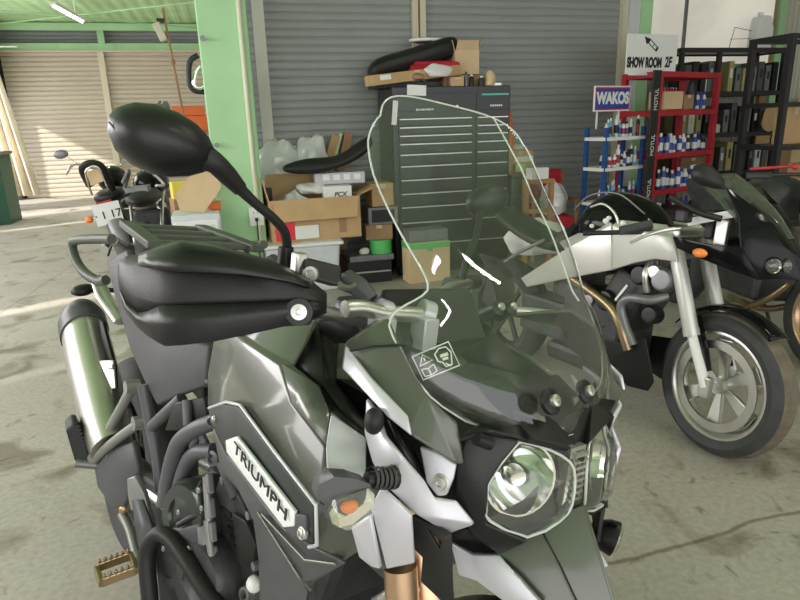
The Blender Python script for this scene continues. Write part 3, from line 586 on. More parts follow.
# upper deflector
cols2 = [(139, 255, 266, -.03), (150, 251, 268, -.012), (160, 247, 270, .000), (170, 244, 271, .008), (182, 241, 272, .012), (215, 246, 273, .016), (245, 254, 275, .015), (272, 262, 279, .010), (290, 270, 282, .006), (309, 280, 288, -.002)]
rows3 = [[gp(px_, t0, o_ - .05), gp(px_, t0 + 3, o_ - .02), gp(px_, (t0 + t1) / 2, o_ + .016), gp(px_, t1, o_ + .024)] for px_, t0, t1, o_ in cols2]
g3 = MB(); g3.add([p for r in rows3 for p in r], [(i * 4 + k, (i + 1) * 4 + k, (i + 1) * 4 + k + 1, i * 4 + k + 1) for i in range(len(rows3) - 1) for k in range(3)], 0, True); g3.build('wind_deflector', 'plastic', gR, solid=.004)
q = MB(); q.lathe([(.018, -.01), (.018, .001), (.0105, .002), (.0105, -.001)], gp(299, 312, .020), GN, 24); q.build('bolt_recess', 'ink', gR)
q = MB(); q.lathe([(.0105, -.01), (.0105, .003), (.004, .004), (.003, .001), (0, .001)], gp(299, 312, .020), GN, 20); q.build('guard_bolt', 'alu', gR)
# left hand guard
gl_ = MB(); pr = [(-.36, .16), (-.40, .22), (-.44, .30), (-.50, .38), (-.58, .44), (-.66, .45)]
gl_.add([Vector((a + o1, c, zz)) for a, c in pr for o1, zz in ((-.05, 1.16), (0, 1.14), (.01, 1.08), (-.01, 1.03))], [(i * 4 + k, (i + 1) * 4 + k, (i + 1) * 4 + k + 1, i * 4 + k + 1) for i in range(5) for k in range(3)], 0, True); gl_.build('hand_guard', 'plastic_m', tig, solid=.005, sub=1)
# --- mirrors
MA, MN = Vector((-.46, -.42, 1.33)), (T.o - Vector((-.46, -.42, 1.33))).normalized()
def mp(px_, py_, off=0.0): return T.pl(px_, py_, MA + MN * off, MN)
ol_ = [(107, 131), (109, 115), (118, 106), (135, 102), (155, 104), (178, 112), (197, 124), (209, 137), (215, 150), (215, 163), (205, 172), (190, 176), (170, 177), (150, 174), (130, 164), (115, 150)]
cx_, cy_ = 163, 140
def mring(s__, off): return [mp(cx_ + (a - cx_) * s__, cy_ + (b__ - cy_) * s__, off) for a, b__ in ol_]
mbm = MB(); mbm.loft([mring(.90, -.045), mring(.985, -.035), mring(1, -.018), mring(.97, .0), mring(.86, .018), mring(.66, .032), mring(.36, .040), mring(.1, .042)])
def mglass(): q_ = MB(); q_.add(mring(.9, -.0455), [list(range(16))]); return q_
def mseam(): q_ = MB(); q_.tube([mp(109, 122, .006), mp(120, 134, .022), mp(138, 143, .031), mp(160, 149, .036), mp(185, 158, .030), mp(205, 166, .010)], .0011, 6); return q_
MO = []
mR = mbm.build('mirror', 'plastic', tig); tag(mR, 'black oval mirror nearest the camera')
mglass().build('mirror_glass', 'chrome', mR); mseam().build('shell_seam', 'rubber', mR)
st_ = MB(); ms = lambda a, b__, o=0.0: mp(a, b__, o - .02)
st_.tube([mp(206, 158, .0), mp(216, 164, .0), mp(228, 176, -.01), mp(240, 189, -.02)], [.018, .015, .014, .011], 14)
st_.tube([mp(238, 187, -.02), mp(255, 203, -.03), mp(273, 218, -.04), mp(284, 231, -.05), mp(287, 246, -.06), mp(286, 256, -.06)], [.009, .0075, .0075, .0075, .0075, .0075], 12)
st_.build('mirror_stem', 'plastic_m', tig)
q = MB(); q.cyl(mp(286, 247, -.06), mp(285, 272, -.06), .012, .014); q.build('stem_boot', 'plastic', tig)
# left mirror
q = MB(); q.ell((-.70, .47, 1.29), (.026, .06, .04), rot=Matrix.Rotation(R(20), 3, 'X') @ Matrix.Rotation(R(-20), 3, 'Z')); q.build('mirror', 'plastic', tig)
q = MB(); q.tube([(-.68, .43, 1.26), (-.62, .36, 1.20), (-.58, .30, 1.16), (-.57, .28, 1.10)], .008, 10); q.build('mirror_stem', 'plastic_m', tig)
# --- seat, side panels, tail, rack
def sring(xx, w, zt, zb):
    return [Vector(p) for p in ((xx, -w, zb), (xx, -w * 1.02, zb + (zt - zb) * .55), (xx, -w * .82, zt - .012), (xx, -w * .4, zt), (xx, w * .4, zt), (xx, w * .82, zt - .012), (xx, w * 1.02, zb + (zt - zb) * .55), (xx, w, zb))]
b = MB(); b.loft([sring(-1.24, .165, .97, .84), sring(-1.14, .175, .915, .80), sring(-1.0, .172, .885, .78), sring(-.90, .145, .89, .79), sring(-.82, .12, .92, .80)]); b.build('rider_seat', 'seat', tig, sub=1)
b = MB(); b.loft([sring(-1.66, .09, 1.02, .93), sring(-1.58, .13, 1.03, .90), sring(-1.4, .15, 1.02, .88), sring(-1.27, .155, .99, .86), sring(-1.22, .14, .96, .85)]); b.build('pillion_seat', 'seat', tig, sub=1)
sd1 = facets(dict(a=(109, 262, -.0, x(109, 262, -1.46)), b=(119, 300, 0, x(119, 300, -1.32)), c=(134, 350, 0, x(134, 350, -1.16)), d=(150, 385, 0, x(150, 385, -1.02)), e=(161, 405, 0, x(161, 405, -.95)), f=(180, 396, 0, x(180, 396, -.88)), g=(209, 386, 0, x(209, 386, -.78)), h=(213, 345, 0, x(213, 345, -.78)), i=(170, 335, 0, x(170, 335, -.94)), j=(150, 300, 0, x(150, 300, -1.1)), k=(130, 250, 0, x(130, 250, -1.32))),
             ['a b j k', 'b c i j', 'c d i', 'd e f i', 'f g h i'])
both(sd1, 'seat_side', 'seat', tig, solid=.02, bevel=.006, sub=0)
sd2 = facets(dict(a=(163, 404, 0, x(163, 404, -.95)), b=(182, 394, 0, x(182, 394, -.88)), c=(209, 385, 0, x(209, 385, -.78)), d=(209, 378, 0, x(209, 378, -.775)), e=(175, 388, 0, x(175, 388, -.90))), ['a b e', 'b c d e']); both(sd2, 'seat_piping', 'grey', tig, solid=.012)
def tb_(name, pts__, r, mt_='frame', n=5, mir=True, par=None):
    q_ = MB(); q_.tube([x(a, b__, v) for a, b__, v in pts__], r, 12, n=n); (both if mir else lambda q, *a, **k: q.build(*a, **k))(q_, name, mt_, par or tig)
tb_('grab_rail', [(112, 239, -1.42), (95, 239, -1.52), (78, 240, -1.62), (72, 244, -1.66), (75, 258, -1.62), (84, 272, -1.55), (98, 281, -1.46), (106, 280, -1.42)], .014, 'rail')
rk = MB(); zz = 1.075
rk.bar((-1.30, -.15, zz), (-1.68, -.12, zz + .02), .045, .022); rk.bar((-1.30, .15, zz), (-1.68, .12, zz + .02), .045, .022)
for k in range(4): rk.bar((-1.35 - k * .11, -.13, zz + .004 * k), (-1.35 - k * .11, .13, zz + .004 * k), .05, .018)
for s_ in (-1, 1): rk.bar((-1.40, s_ * .10, .96), (-1.40, s_ * .12, zz), .02)
rk.build('luggage_rack', 'rail', tig, bevel=.004)
b = MB(); b.loft([[Vector(p) for p in ((xx, -w, z0), (xx, w, z0), (xx, w, z1), (xx, -w, z1))] for xx, w, z0, z1 in ((-1.78, .05, .93, .97), (-1.65, .09, .84, .95), (-1.35, .12, .76, .88), (-1.0, .12, .72, .82))], smooth=False); b.build('tail_unit', 'plastic', tig, bevel=.01)
# rear signal and plate hanger
q = MB(); c_ = x(83, 290, -1.66); q.ell(c_, (.03, .035, .018), rot=Matrix.Rotation(R(12), 3, 'X')); q.tube([c_, c_ + Vector((.01, .09, .0))], .008, 10); both(q, 'rear_signal', 'plastic_m', tig)
q = MB(); q.tube([x(97, 278, -1.6), x(104, 296, -1.5), x(113, 310, -1.4), x(120, 322, -1.3)], [.02, .022, .02, .015], 10, flat=.6); both(q, 'tail_bracket', 'alu', tig)
# --- exhaust silencer (right side only)
e0, e1 = x(82, 322, -1.66), x(112, 450, -1.20); ed = (e1 - e0)
exh = MB(); exh.tube([e0 + ed * .06, e0 + ed * .3, e0 + ed * .8, e1], [.062, .066, .062, .05], 28, n=3, flat=1.25, up=Vector((0, 0, 1))); ex = exh.build('silencer', 'steel', tig); tag(ex, 'brushed steel exhaust silencer')
q = MB(); q.tube([e0 - ed * .10, e0 - ed * .07, e0 + ed * .02, e0 + ed * .12], [.035, .052, .068, .068], 28, n=3, flat=1.25); q.build('end_cap', 'darkgrey', ex)
q = MB(); q.tube([e0 - ed * .11, e0 - ed * .05], [.028, .028], 20, n=1); q.build('outlet', 'ink', ex)
sh = facets(dict(a=(99, 318, 0, x(99, 318, -1.55)), b=(104, 322, 0, x(104, 322, -1.5)), c=(116, 366, 0, x(116, 366, -1.36)), d=(117, 390, 0, x(117, 390, -1.3)), e=(103, 392, 0, x(103, 392, -1.36))), ['a b c d e']); sh.build('heat_shield', 'plastic_m', ex, solid=.01, bevel=.002)
q = facets(dict(a=(97, 361, 0, x(97, 361, -1.40)), b=(114, 360, 0, x(114, 360, -1.34)), c=(116, 388, 0, x(116, 388, -1.28)), d=(103, 392, 0, x(103, 392, -1.33)), ), ['a b c d']); q.build('strap', 'alu', ex, solid=.006, bevel=.002)
q = MB(); q.lathe([(.007, -.005), (.007, .006), (0, .007)], x(112, 367, -1.31), (.6, -.8, .2), 14); q.build('strap_bolt', 'chrome', ex)
q = MB(); q.tube([e1, (-1.05, -.10, .40), (-.9, -.04, .26), (-.55, 0, .22)], [.03, .022, .02, .02], 14); q.build('exhaust_pipe', 'grey', tig)
# --- passenger footrest hanger
tb_('footrest_hanger', [(131, 389, -1.14), (119, 412, -1.17), (105, 437, -1.21), (92, 458, -1.24)], .012, 'hanger', 3)
tb_('footrest_hanger', [(138, 424, -1.06), (124, 434, -1.11), (105, 449, -1.18), (92, 462, -1.24)], .012, 'hanger', 3)
for p_ in ((131, 387, -1.14), (139, 423, -1.06)): q = MB(); c_ = x(*p_); q.cyl(c_ + Vector((0, .02, 0)), c_ - Vector((0, .014, 0)), .017); both(q, 'hanger_boss', 'hanger', tig)
q = MB(); c0, c1 = x(73, 433, -1.25), x(86, 462, -1.25); q.bar(x(79, 446, -1.25) + Vector((0, -.03, 0)), x(84, 449, -1.22) + Vector((0, .03, 0)), .05, .05)
pegp = q
q = MB(); q.prism([x(66, 431, -1.27), x(73, 424, -1.27), x(78, 425, -1.26), x(90, 456, -1.24), x(84, 464, -1.24), x(75, 462, -1.25)], (-.045, 0.005, .012)); pg = q.build('passenger_peg', 'plastic_m', tig, bevel=.004); q.build('passenger_peg', 'plastic_m', tig, mirror=True, bevel=.004)
q = MB()
for k in range(9): q.bar(x(77 + k * 1.4, 427 + k * 3.6, -1.25), x(80 + k * 1.4, 426 + k * 3.6, -1.25), .004)
q.build('peg_ridges', 'rubber', pg)
q = MB(); q.cyl(x(76, 463, -1.25), x(98, 465, -1.23), .012); q.build('peg_pivot', 'grey', tig)
# --- tubular frame
def ft(name, pts__, r, mt_='frame', mir=True):
    q_ = MB(); q_.tube([y(a, b__, v) for a, b__, v in pts__], r, 14, n=6)
    if mir: both(q_, name, mt_, tig)
    else: q_.build(name, mt_, tig)
tb_('subframe_tube', [(143, 385, -1.02), (150, 420, -1.0), (157, 455, -.97), (161, 490, -.95)], .014)
tb_('subframe_tube', [(182, 398, -.86), (165, 414, -.91), (152, 426, -.98)], .013)
tb_('frame_tube', [(216, 421, -.70), (198, 428, -.74), (181, 440, -.79), (173, 458, -.81), (168, 480, -.82), (164, 505, -.82)], .017)
tb_('frame_tube', [(214, 451, -.70), (198, 452, -.74), (187, 463, -.78), (180, 485, -.79), (176, 510, -.80)], .016)
tb_('frame_tube', [(187, 400, -.80), (188, 425, -.78)], .010)
tb_('frame_strut', [(200, 432, -.74), (210, 452, -.72)], .008)
tb_('frame_strut', [(197, 435, -.75), (193, 447, -.76)], .009)
for p_ in ((213, 421, -.69, .012), (214, 458, -.69, .016)): q = MB(); c_ = x(*p_[:3]); q.lathe([(p_[3], -.02), (p_[3], .006), (p_[3] * .6, .008), (p_[3] * .5, .003), (0, .003)], c_, (.35, -.93, .1), 20); both(q, 'frame_boss', 'frame', tig)
q = facets(dict(a=(178, 402, 0, x(178, 402, -.84)), b=(208, 396, 0, x(208, 396, -.76)), c=(212, 420, 0, x(212, 420, -.74)), d=(192, 430, 0, x(192, 430, -.79)), e=(168, 430, 0, x(168, 430, -.87))), ['a b c d e']); both(q, 'side_cover', 'plastic_m', tig, solid=.02, bevel=.004)
# --- engine
eng = thing_e = MB(); eng.box((-.62, 0, .46), (.42, .30, .36)); eng.box((-.50, 0, .68), (.26, .28, .22), rot=Matrix.Rotation(R(18), 3, 'Y')); eng.box((-.86, 0, .44), (.22, .24, .30)); eo = eng.build('engine', 'engine', tig, bevel=.025)
q = MB(); q.box((-.62, 0, .25), (.46, .22, .10)); q.build('sump', 'grey', eo, bevel=.02)
def disc_on(px_, py_, xv, r_, hgt, mt_, nm, d=(.25, -.97, .1), mir=False):
    q_ = MB(); q_.lathe([(r_ * 1.04, -hgt), (r_ * 1.04, 0), (r_ * .9, hgt * .35), (r_ * .55, hgt * .4), (r_ * .5, hgt * .3), (0, hgt * .3)], x(px_, py_, xv), d, 32); return q_.build(nm, mt_, eo)
disc_on(190, 515, -.72, .070, .06, 'enginecover', 'clutch_cover'); disc_on(200, 578, -.64, .075, .04, 'engine', 'alternator_cover'); disc_on(176, 560, -.72, .055, .05, 'engine', 'pivot_cover')
cc = facets(dict(a=(178, 497, 0, x(178, 497, -.74)), b=(190, 487, 0, x(190, 487, -.72)), c=(203, 492, 0, x(203, 492, -.68)), d=(205, 515, 0, x(205, 515, -.66)), e=(177, 523, 0, x(177, 523, -.73))), ['a b c d e']); cc.build('sprocket_cover', 'enginecover', eo, solid=.02, bevel=.005)
q = MB()
for k in range(4): q.bar(x(209 + k * 1.5, 474 + k * 24, -.62), x(211 + k * 1.5, 494 + k * 24, -.60), .012, .014)
q.build('casing_rib', 'grey', eo, bevel=.003)
for a_, b_ in (((206, 476), (209, 520)), ((207, 520), (212, 560))): q = MB(); q.tube([x(*a_, -.63), x(*b_, -.61)], .007, 8, n=1); q.build('casing_edge', 'hanger', eo)
q = facets(dict(a=(228, 470, 0, y(228, 470, -.20)), b=(246, 495, 0, y(246, 495, -.20)), c=(258, 530, 0, y(258, 530, -.19)), d=(262, 580, 0, y(262, 580, -.18)), e=(248, 590, 0, y(248, 590, -.18)), f=(228, 575, 0, y(228, 575, -.19)), g=(219, 545, 0, y(219, 545, -.20)), h=(216, 500, 0, y(216, 500, -.20))), ['a b c d e f g h']); cov = q.build('radiator_cover', 'engine', tig, solid=.03, bevel=.006); 
for k in range(5):
    q = MB(); p0_ = y(222 + k * 3, 507 + k * 10, -.212); p1_ = y(232 + k * 3, 515 + k * 10, -.212); q.bar(p0_, p1_, .007, .01); q.build('louvre', 'plastic', cov)
for k in range(4):
    q = MB(); p0_ = y((224, 226, 250, 256)[k], (480, 560, 515, 566)[k], -.214); q.lathe([(.008, -.006), (.008, .006), (.004, .007), (0, .005)], p0_, (0, -1, 0), 14); q.build('cover_bolt', 'grey', cov)
q = facets(dict(a=(234, 512, 0, y(234, 512, -.216)), b=(248, 520, 0, y(248, 520, -.214)), c=(258, 545, 0, y(258, 545, -.205)), d=(256, 572, 0, y(256, 572, -.20)), e=(240, 560, 0, y(240, 560, -.214))), ['a b c d e']); q.build('cover_panel', 'plastic_m', cov, solid=.012, bevel=.003)
q = MB(); q.tube([y(222, 462, -.22), y(229, 478, -.215), y(236, 497, -.21)], .012, 12); q.build('coolant_hose', 'darkgrey', tig)
q = MB(); q.ell(y(254, 584, -.20), (.016, .014, .016)); q.build('drain_cap', 'white', tig)
q = MB(); q.lathe([(.014, -.01), (.014, .006), (.008, .006), (.008, 0)], y(246, 594, -.205), (.2, -1, .2), 16); q.build('hose_clamp', 'alu', tig)
q = MB(); q.tube([x(178, 525, -.70), x(192, 517, -.68), x(207, 513, -.66)], .006, 8); q.tube([x(203, 480, -.68), x(196, 492, -.7), x(187, 497, -.72)], .005, 8); q.build('wiring', 'ink', tig)
# chain-side plate / heel guard, rear brake parts
hg = facets(dict(a=(129, 478, 0, x(129, 478, -.98)), b=(137, 475, 0, x(137, 475, -.96)), c=(146, 492, 0, x(146, 492, -.94)), d=(155, 527, 0, x(155, 527, -.90)), e=(150, 530, 0, x(150, 530, -.91)), f=(141, 508, 0, x(141, 508, -.94)), g=(133, 510, 0, x(133, 510, -.97)), h=(130, 495, 0, x(130, 495, -.98))), ['a b c f g h', 'c d e f']); both(hg, 'footrest_bracket', 'hanger', tig, solid=.014, bevel=.003)
hg = facets(dict(a=(133, 500, 0, x(133, 500, -.95)), b=(143, 500, 0, x(143, 500, -.93)), c=(154, 530, 0, x(154, 530, -.89)), d=(150, 560, 0, x(150, 560, -.88)), e=(139, 545, 0, x(139, 545, -.93))), ['a b c d e']); both(hg, 'heel_plate', 'frame', tig, solid=.006)
hgr = facets(dict(a=(97, 468, 0, x(97, 468, -1.22)), b=(112, 448, 0, x(112, 448, -1.18)), c=(136, 440, 0, x(136, 440, -1.10)), d=(142, 470, 0, x(142, 470, -1.06)), e=(127, 505, 0, x(127, 505, -1.1)), f=(116, 508, 0, x(116, 508, -1.14)), g=(100, 486, 0, x(100, 486, -1.2))), ['a b c d e f g']); hgr.build('chain_guard', 'darkgrey', tig, solid=.02, bevel=.006)
q = MB(); q.ell(x(124, 508, -1.12), (.013, .013, .014)); q.build('reservoir', 'gold', tig)
q = MB(); q.tube([x(122, 514, -1.13), x(130, 530, -1.08), x(138, 560, -1.0)], .012, 8); q.build('brake_line_cover', 'hanger', tig)
rw = wheel(tig, -1.60, -.06, .33, .335, .155, .22, 'plastic_m', 10, 'rear_wheel', tread='rubber')
q = MB(); q.tube([(-.85, -.10, .42), (-1.2, -.12, .38), (-1.60, -.15, .33)], [.04, .035, .03], 10, n=1, flat=.7); q.build('swingarm', 'alu', tig); 
q = MB(); q.tube([(-.85, .10, .42), (-1.2, .12, .38), (-1.60, .06, .33)], [.04, .035, .03], 10, n=1, flat=.7); q.build('swingarm', 'alu', tig)
q = MB(); q.lathe([(.06, -.003), (.125, -.003), (.125, .003), (.06, .003)], (-1.60, -.15, .33), (0, 1, 0), 36); q.build('rear_brake_disc', 'alu', tig)
# rider footpeg
pA, pB = x(101, 583, -.88), x(136, 570, -.86)
q = MB(); dpeg = (pB - pA); q.bar(pA, pB, .008, .02); q.bar(pA + Vector((-.04, 0, .012)), pB + Vector((-.04, 0, .012)), .008, .02); q.bar(pA + Vector((.004, 0, 0)), pA + Vector((-.044, 0, .012)), .01, .02); q.bar(pB + Vector((.004, 0, 0)), pB + Vector((-.044, 0, .012)), .01, .02)
for k in range(6):
    c_ = pA + dpeg * (k + .5) / 6
    q.box(c_ + Vector((0, 0, .013)), (.008, .006, .012)); q.box(c_ + Vector((-.04, 0, .025)), (.008, .006, .012))
pe_ = q.build('rider_peg', 'bronze', tig, bevel=.002); q.build('rider_peg', 'bronze', tig, mirror=True, bevel=.002)
q = MB(); q.tube([pB + Vector((-.02, 0, 0)), pB + Vector((-.01, .05, .01))], .014, 10, n=1); both(q, 'peg_hinge', 'grey', tig)
# crash bar
q = MB(); q.tube([x(152, 640, -.70), x(150, 600, -.72), x(147, 565, -.745), (x(149, 545, -.75)), x(159, 534, -.735), x(172, 540, -.70), x(190, 565, -.64), x(210, 596, -.58), x(235, 630, -.52)], .0165, 16, n=6); both(q, 'crash_bar', 'plastic_m', tig)
# side stand down on the left
q = MB(); q.tube([(-.75, .13, .35), (-.72, .24, .17), (-.70, .285, .045)], .014, 10, n=1); q.box((-.70, .287, .052), (.07, .05, .01)); q.build('side_stand', 'plastic_m', tig)

q = MB(); c_ = y(615, 539, .20); dd = Vector((.80, .5, -.2)).normalized(); q.lathe([(.0, -.035), (.018, -.032), (.027, -.015), (.029, .0)], c_, dd, 24); q.prism([c_ + Vector((-.02, -.02, .02)), c_ + Vector((.01, -.02, .035)), c_ + Vector((0, 0, .02)), c_ + Vector((-.03, -.10, .0)), c_ + Vector((-.03, -.10, -.02))], (-.012, 0, 0)); fg = q.build('fog_lamp', 'plastic', tig)
q = MB(); q.lathe([(.027, .0), (.020, .006), (.0, .010)], c_, dd, 24); q.build('lens', 'lens', fg); q = MB(); q.lathe([(.026, -.002), (.015, -.018), (0, -.022)], c_, dd, 24); q.build('reflector', 'chrome', fg)

for k, (a_, b_) in enumerate(((185, 498), (180, 512), (200, 490), (203, 508), (165, 548), (178, 575), (190, 548), (214, 590))):
    q = MB(); q.lathe([(.006, -.006), (.006, .005), (.003, .006), (0, .004)], x(a_, b_, -.66 - .06 * (a_ < 190)), (.3, -.95, .1), 12); q.build('casing_bolt', 'grey', eo)
q = facets(dict(a=(158, 530, 0, x(158, 530, -.76)), b=(178, 526, 0, x(178, 526, -.72)), c=(206, 520, 0, x(206, 520, -.66)), d=(211, 560, 0, x(211, 560, -.63)), e=(218, 605, 0, x(218, 605, -.60)), f=(165, 605, 0, x(165, 605, -.74))), ['a b c d e f']); q.build('side_casing', 'engine', eo, solid=.03, bevel=.006)
q = facets(dict(a=(198, 527, 0, x(198, 527, -.655)), b=(206, 524, 0, x(206, 524, -.65)), c=(210, 560, 0, x(210, 560, -.62)), d=(200, 566, 0, x(200, 566, -.64))), ['a b c d']); q.build('casing_window', 'grey', eo, solid=.01, bevel=.003)
# ================================================================== along the back wall
def bxm(x0, x1, y0, y1, z0, z1):
    return MB().box(((x0 + x1) / 2, (y0 + y1) / 2, (z0 + z1) / 2), (x1 - x0, y1 - y0, z1 - z0))
def simple(name, label, cat, dims, loc, mt, rz=0, bevel=.003, group=None, tilt=None):
    b = MB(); b.box((0, 0, dims[2] / 2), dims, rot=tilt)
    o = b.build(name, mt, bevel=bevel); o.location = loc; o.rotation_euler = (0, 0, rz); return tag(o, label, cat, group)
def carton(label, dims, loc, rz=0, mt='card', open_=False, tape='card2', tilt=None, group=None, flaps=(35, 60, 50, 70), fl=None):
    t = thing('cardboard_box', label, 'box', loc, rz, group); w_, d_, h_ = dims
    if tilt: t.rotation_euler = (tilt[0], tilt[1], rz)
    if open_:
        b = MB(); th = .006
        b.box((0, 0, th / 2), (w_, d_, th)); b.box((0, -d_ / 2, h_ / 2), (w_, th, h_)); b.box((0, d_ / 2, h_ / 2), (w_, th, h_)); b.box((-w_ / 2, 0, h_ / 2), (th, d_, h_)); b.box((w_ / 2, 0, h_ / 2), (th, d_, h_))
        b.build('body', mt, t)
        fl = fl or d_ / 2
        for k, (sx, sy) in enumerate(((0, -1), (0, 1), (-1, 0), (1, 0))):
            a = R(flaps[k]); L_ = fl * .9; q = MB(); du = Vector((sx * math.cos(a), sy * math.cos(a), math.sin(a)))
            c0 = Vector((sx * w_ / 2, sy * d_ / 2, h_)); e = Vector((0, d_ * .47, 0)) if sx else Vector((w_ * .48, 0, 0)); nrm = du.cross(e).normalized() * .005
            q.prism([c0 - e, c0 + e, c0 + e * .92 + du * L_, c0 - e * .92 + du * L_], nrm); q.build('flap', mt, t)
    else:
        MB().box((0, 0, h_ / 2), dims).build('body', mt, t, bevel=.003)
        MB().box((0, 0, h_ + .0005), (w_ * .98, .05, .002)).box((0, -d_ / 2 - .0005, h_ * .88), (.05, .002, h_ * .22)).build('tape', tape, t)
    return t
def crumple(name, mt, pts_c, rad, label, cat, seed=1, group=None, sub=1, amp=.22, flat=None):
    rnd = random.Random(seed); b = MB(); b.ell((0, 0, 0), rad, seg=18, rings=11)
    zmin = -rad[2]
    for i, v in enumerate(b.v):
        k = 1 + amp * (math.sin(v.x * 37 + seed) * math.cos(v.y * 31 + seed * 2) + .6 * math.sin(v.z * 53 + v.x * 23 + seed) + rnd.uniform(-.35, .35) * (abs(v.z) < rad[2] * .99))
        v = v * k
        if v.z < zmin * .62: v.z = zmin * .62
        b.v[i] = v
    lo = min(v.z for v in b.v)
    for v in b.v: v.z -= lo
    o = b.build(name, mt, sub=sub); o.location = pts_c; return tag(o, label, cat, group)
# --- tool chest
ch = thing('tool_chest', 'tall black roller tool chest with silver drawer pulls behind the windscreen', 'tool chest', (1.97, 5.62, 0))
CX, CW, CD, CH = 0, 1.10, .50, 1.66
b = MB(); b.box((0, 0, .08 + (CH - .08) / 2), (CW, CD, CH - .08)); b.build('body', 'toolblack', ch, bevel=.006)
for s_ in (-1, 1):
    for d_ in (-1, 1): q = MB(); q.cyl((s_ * .5 - .015, d_ * .19, .04), (s_ * .5 + .015, d_ * .19, .04), .04); q.build('castor', 'rubber', ch)
zs = [1.40, 1.33, 1.26, 1.19, 1.10, 1.00, .88, .76, .64, .50, .30]
for col_, (xa_, xb_) in enumerate(((-.50, .18), (.22, .53))):
    for k in range(len(zs)):
        zt = zs[k]; zb = (zs + [.12])[k + 1] + .006 if k + 1 < len(zs) else .12
        q = MB(); q.box(((xa_ + xb_) / 2, -CD / 2 - .006, (zt + zb) / 2), (xb_ - xa_, .014, zt - zb)); dr = q.build('drawer', 'toolblack', ch, bevel=.002)
        q = MB(); q.box(((xa_ + xb_) / 2, -CD / 2 - .02, zt - .008), (xb_ - xa_ - .02, .016, .008)); q.build('handle', 'alu', dr)
q = MB(); q.box((-.16, -CD / 2 - .003, 1.53), (.72, .006, .15)); q.box((.38, -CD / 2 - .003, 1.53), (.31, .006, .15)); q.build('lid_front', 'toolblack', ch, bevel=.002)
q = MB()
for k in range(9): q.box((-.33 + k * .018, -CD / 2 - .0075, 1.47), (.012, .002, .014 + .006 * (k % 3 == 0)))
q.build('emblem', 'white', ch)
q = MB()
for k in range(6): q.box((.36 + k * .02, -CD / 2 - .0075, 1.49), (.014, .002, .015))
q.build('emblem', 'white', ch)
q = MB(); q.box((.40, -CD / 2 - .0075, 1.585), (.26, .003, .016)); q.build('green_strip', mat('teal_strip', (.08, .5, .36), .4), ch)
q = MB(); q.box((-.33, -CD / 2 - .008, 1.63), (.17, .003, .085), rot=Matrix.Rotation(R(3), 3, 'Y')); q.build('paper_note', 'white', ch)
q = MB(); q.box((-.53, -CD / 2 - .008, 1.45), (.045, .003, .20), rot=Matrix.Rotation(R(6), 3, 'Y')); q.build('paper_note', 'white', ch)
MB().lathe([(.012, -.002), (.012, .004), (0, .006)], (.04, -CD / 2 - .004, 1.49), (0, -1, 0), 14).build('lock', 'alu', ch)
ZT = CH
# --- things on the tool chest
c_ = carton('long flat brown carton with a white label, overhanging the left end of the tool chest', (.86, .16, .085), (1.66, 5.50, ZT + .006), R(9), 'card'); MB().box((-.30, -.081, .055), (.10, .003, .04)).build('label_sheet', 'white', c_)
c_.rotation_euler = (0, R(-6), R(9)); c_.location.z = ZT + .055
b = MB(); P_ = [(1.28, .13, .00, .13), (1.36, .16, .02, .22), (1.5, .17, .06, .25), (1.7, .18, .10, .30), (1.9, .17, .15, .36), (2.05, .14, .20, .40), (2.12, .09, .24, .38)]
b.loft([[Vector((a - 1.28, -w_, z0)), Vector((a - 1.28, -w_ * .9, z1 * .8 + z0 * .2)), Vector((a - 1.28, -w_ * .4, z1)), Vector((a - 1.28, w_ * .4, z1)), Vector((a - 1.28, w_ * .9, z1 * .8 + z0 * .2)), Vector((a - 1.28, w_, z0))] for a, w_, z0, z1 in P_])
o = b.build('saddle', 'plastic_m', sub=1); o.location = (1.30, 5.76, ZT + .05); o.rotation_euler = (0, 0, R(-4)); tag(o, 'long black motorcycle seat lying on top of the tool chest', 'motorcycle seat')
o = simple('parts_tray', 'shallow black parts tray lying under the long seat on the tool chest', 'tray', (.70, .30, .05), (1.68, 5.72, ZT), 'plastic')
q = MB(); q.lathe([(.10, 0), (.125, .004), (.13, .018), (.118, .022), (.10, .012)], (0, 0, 0), (0, 0, 1), 32); o = q.build('bowl_rim', 'white'); o.scale = (1.35, .9, 1.4); o.location = (1.88, 5.78, 2.06); o.name = 'magnetic_dish'; tag(o, 'white-rimmed oval dish balanced on the high end of the black seat', 'dish')
MB().lathe([(0, .002), (.1, .002)], (0, 0, 0), (0, 0, 1), 24).build('dish_base', 'blackmetal', o, solid=.003)
q = MB(); q.prism([(-.21, -.11, 0), (.21, -.11, 0), (.21, .11, 0), (-.21, .11, 0)], (0, 0, .06)); q.prism([(-.21, -.11, .06), (.21, -.11, .06), (.12, .11, .095), (-.10, .11, .095)], (0, 0, .02)); o = q.build('fabric_case', 'redc', bevel=.015); o.location = (1.87, 5.60, ZT + .13); tag(o, 'bright red fabric case resting on the long brown carton', 'case')
o = crumple('rag', 'cloth', (1.84, 5.42, ZT + .08), (.13, .05, .065), 'white shop rag crumpled at the front edge of the tool chest', 'rag', 3)
o = crumple('work_glove', 'card3', (1.68, 5.42, ZT + .06), (.06, .05, .035), 'brown work glove beside the white rag on the tool chest', 'glove', 9)
carton('tan open carton with raised flaps standing on the tool chest', (.22, .18, .20), (2.19, 5.66, ZT + .11), R(-4), 'card2', True, fl=.10, flaps=(60, 80, 75, 70))
carton('flat brown carton under the tan open carton on the tool chest', (.36, .26, .10), (2.12, 5.66, ZT), R(2), 'card3')
carton('small tan carton in front of the flat brown one on the tool chest', (.12, .08, .075), (2.03, 5.44, ZT), R(-5), 'card')
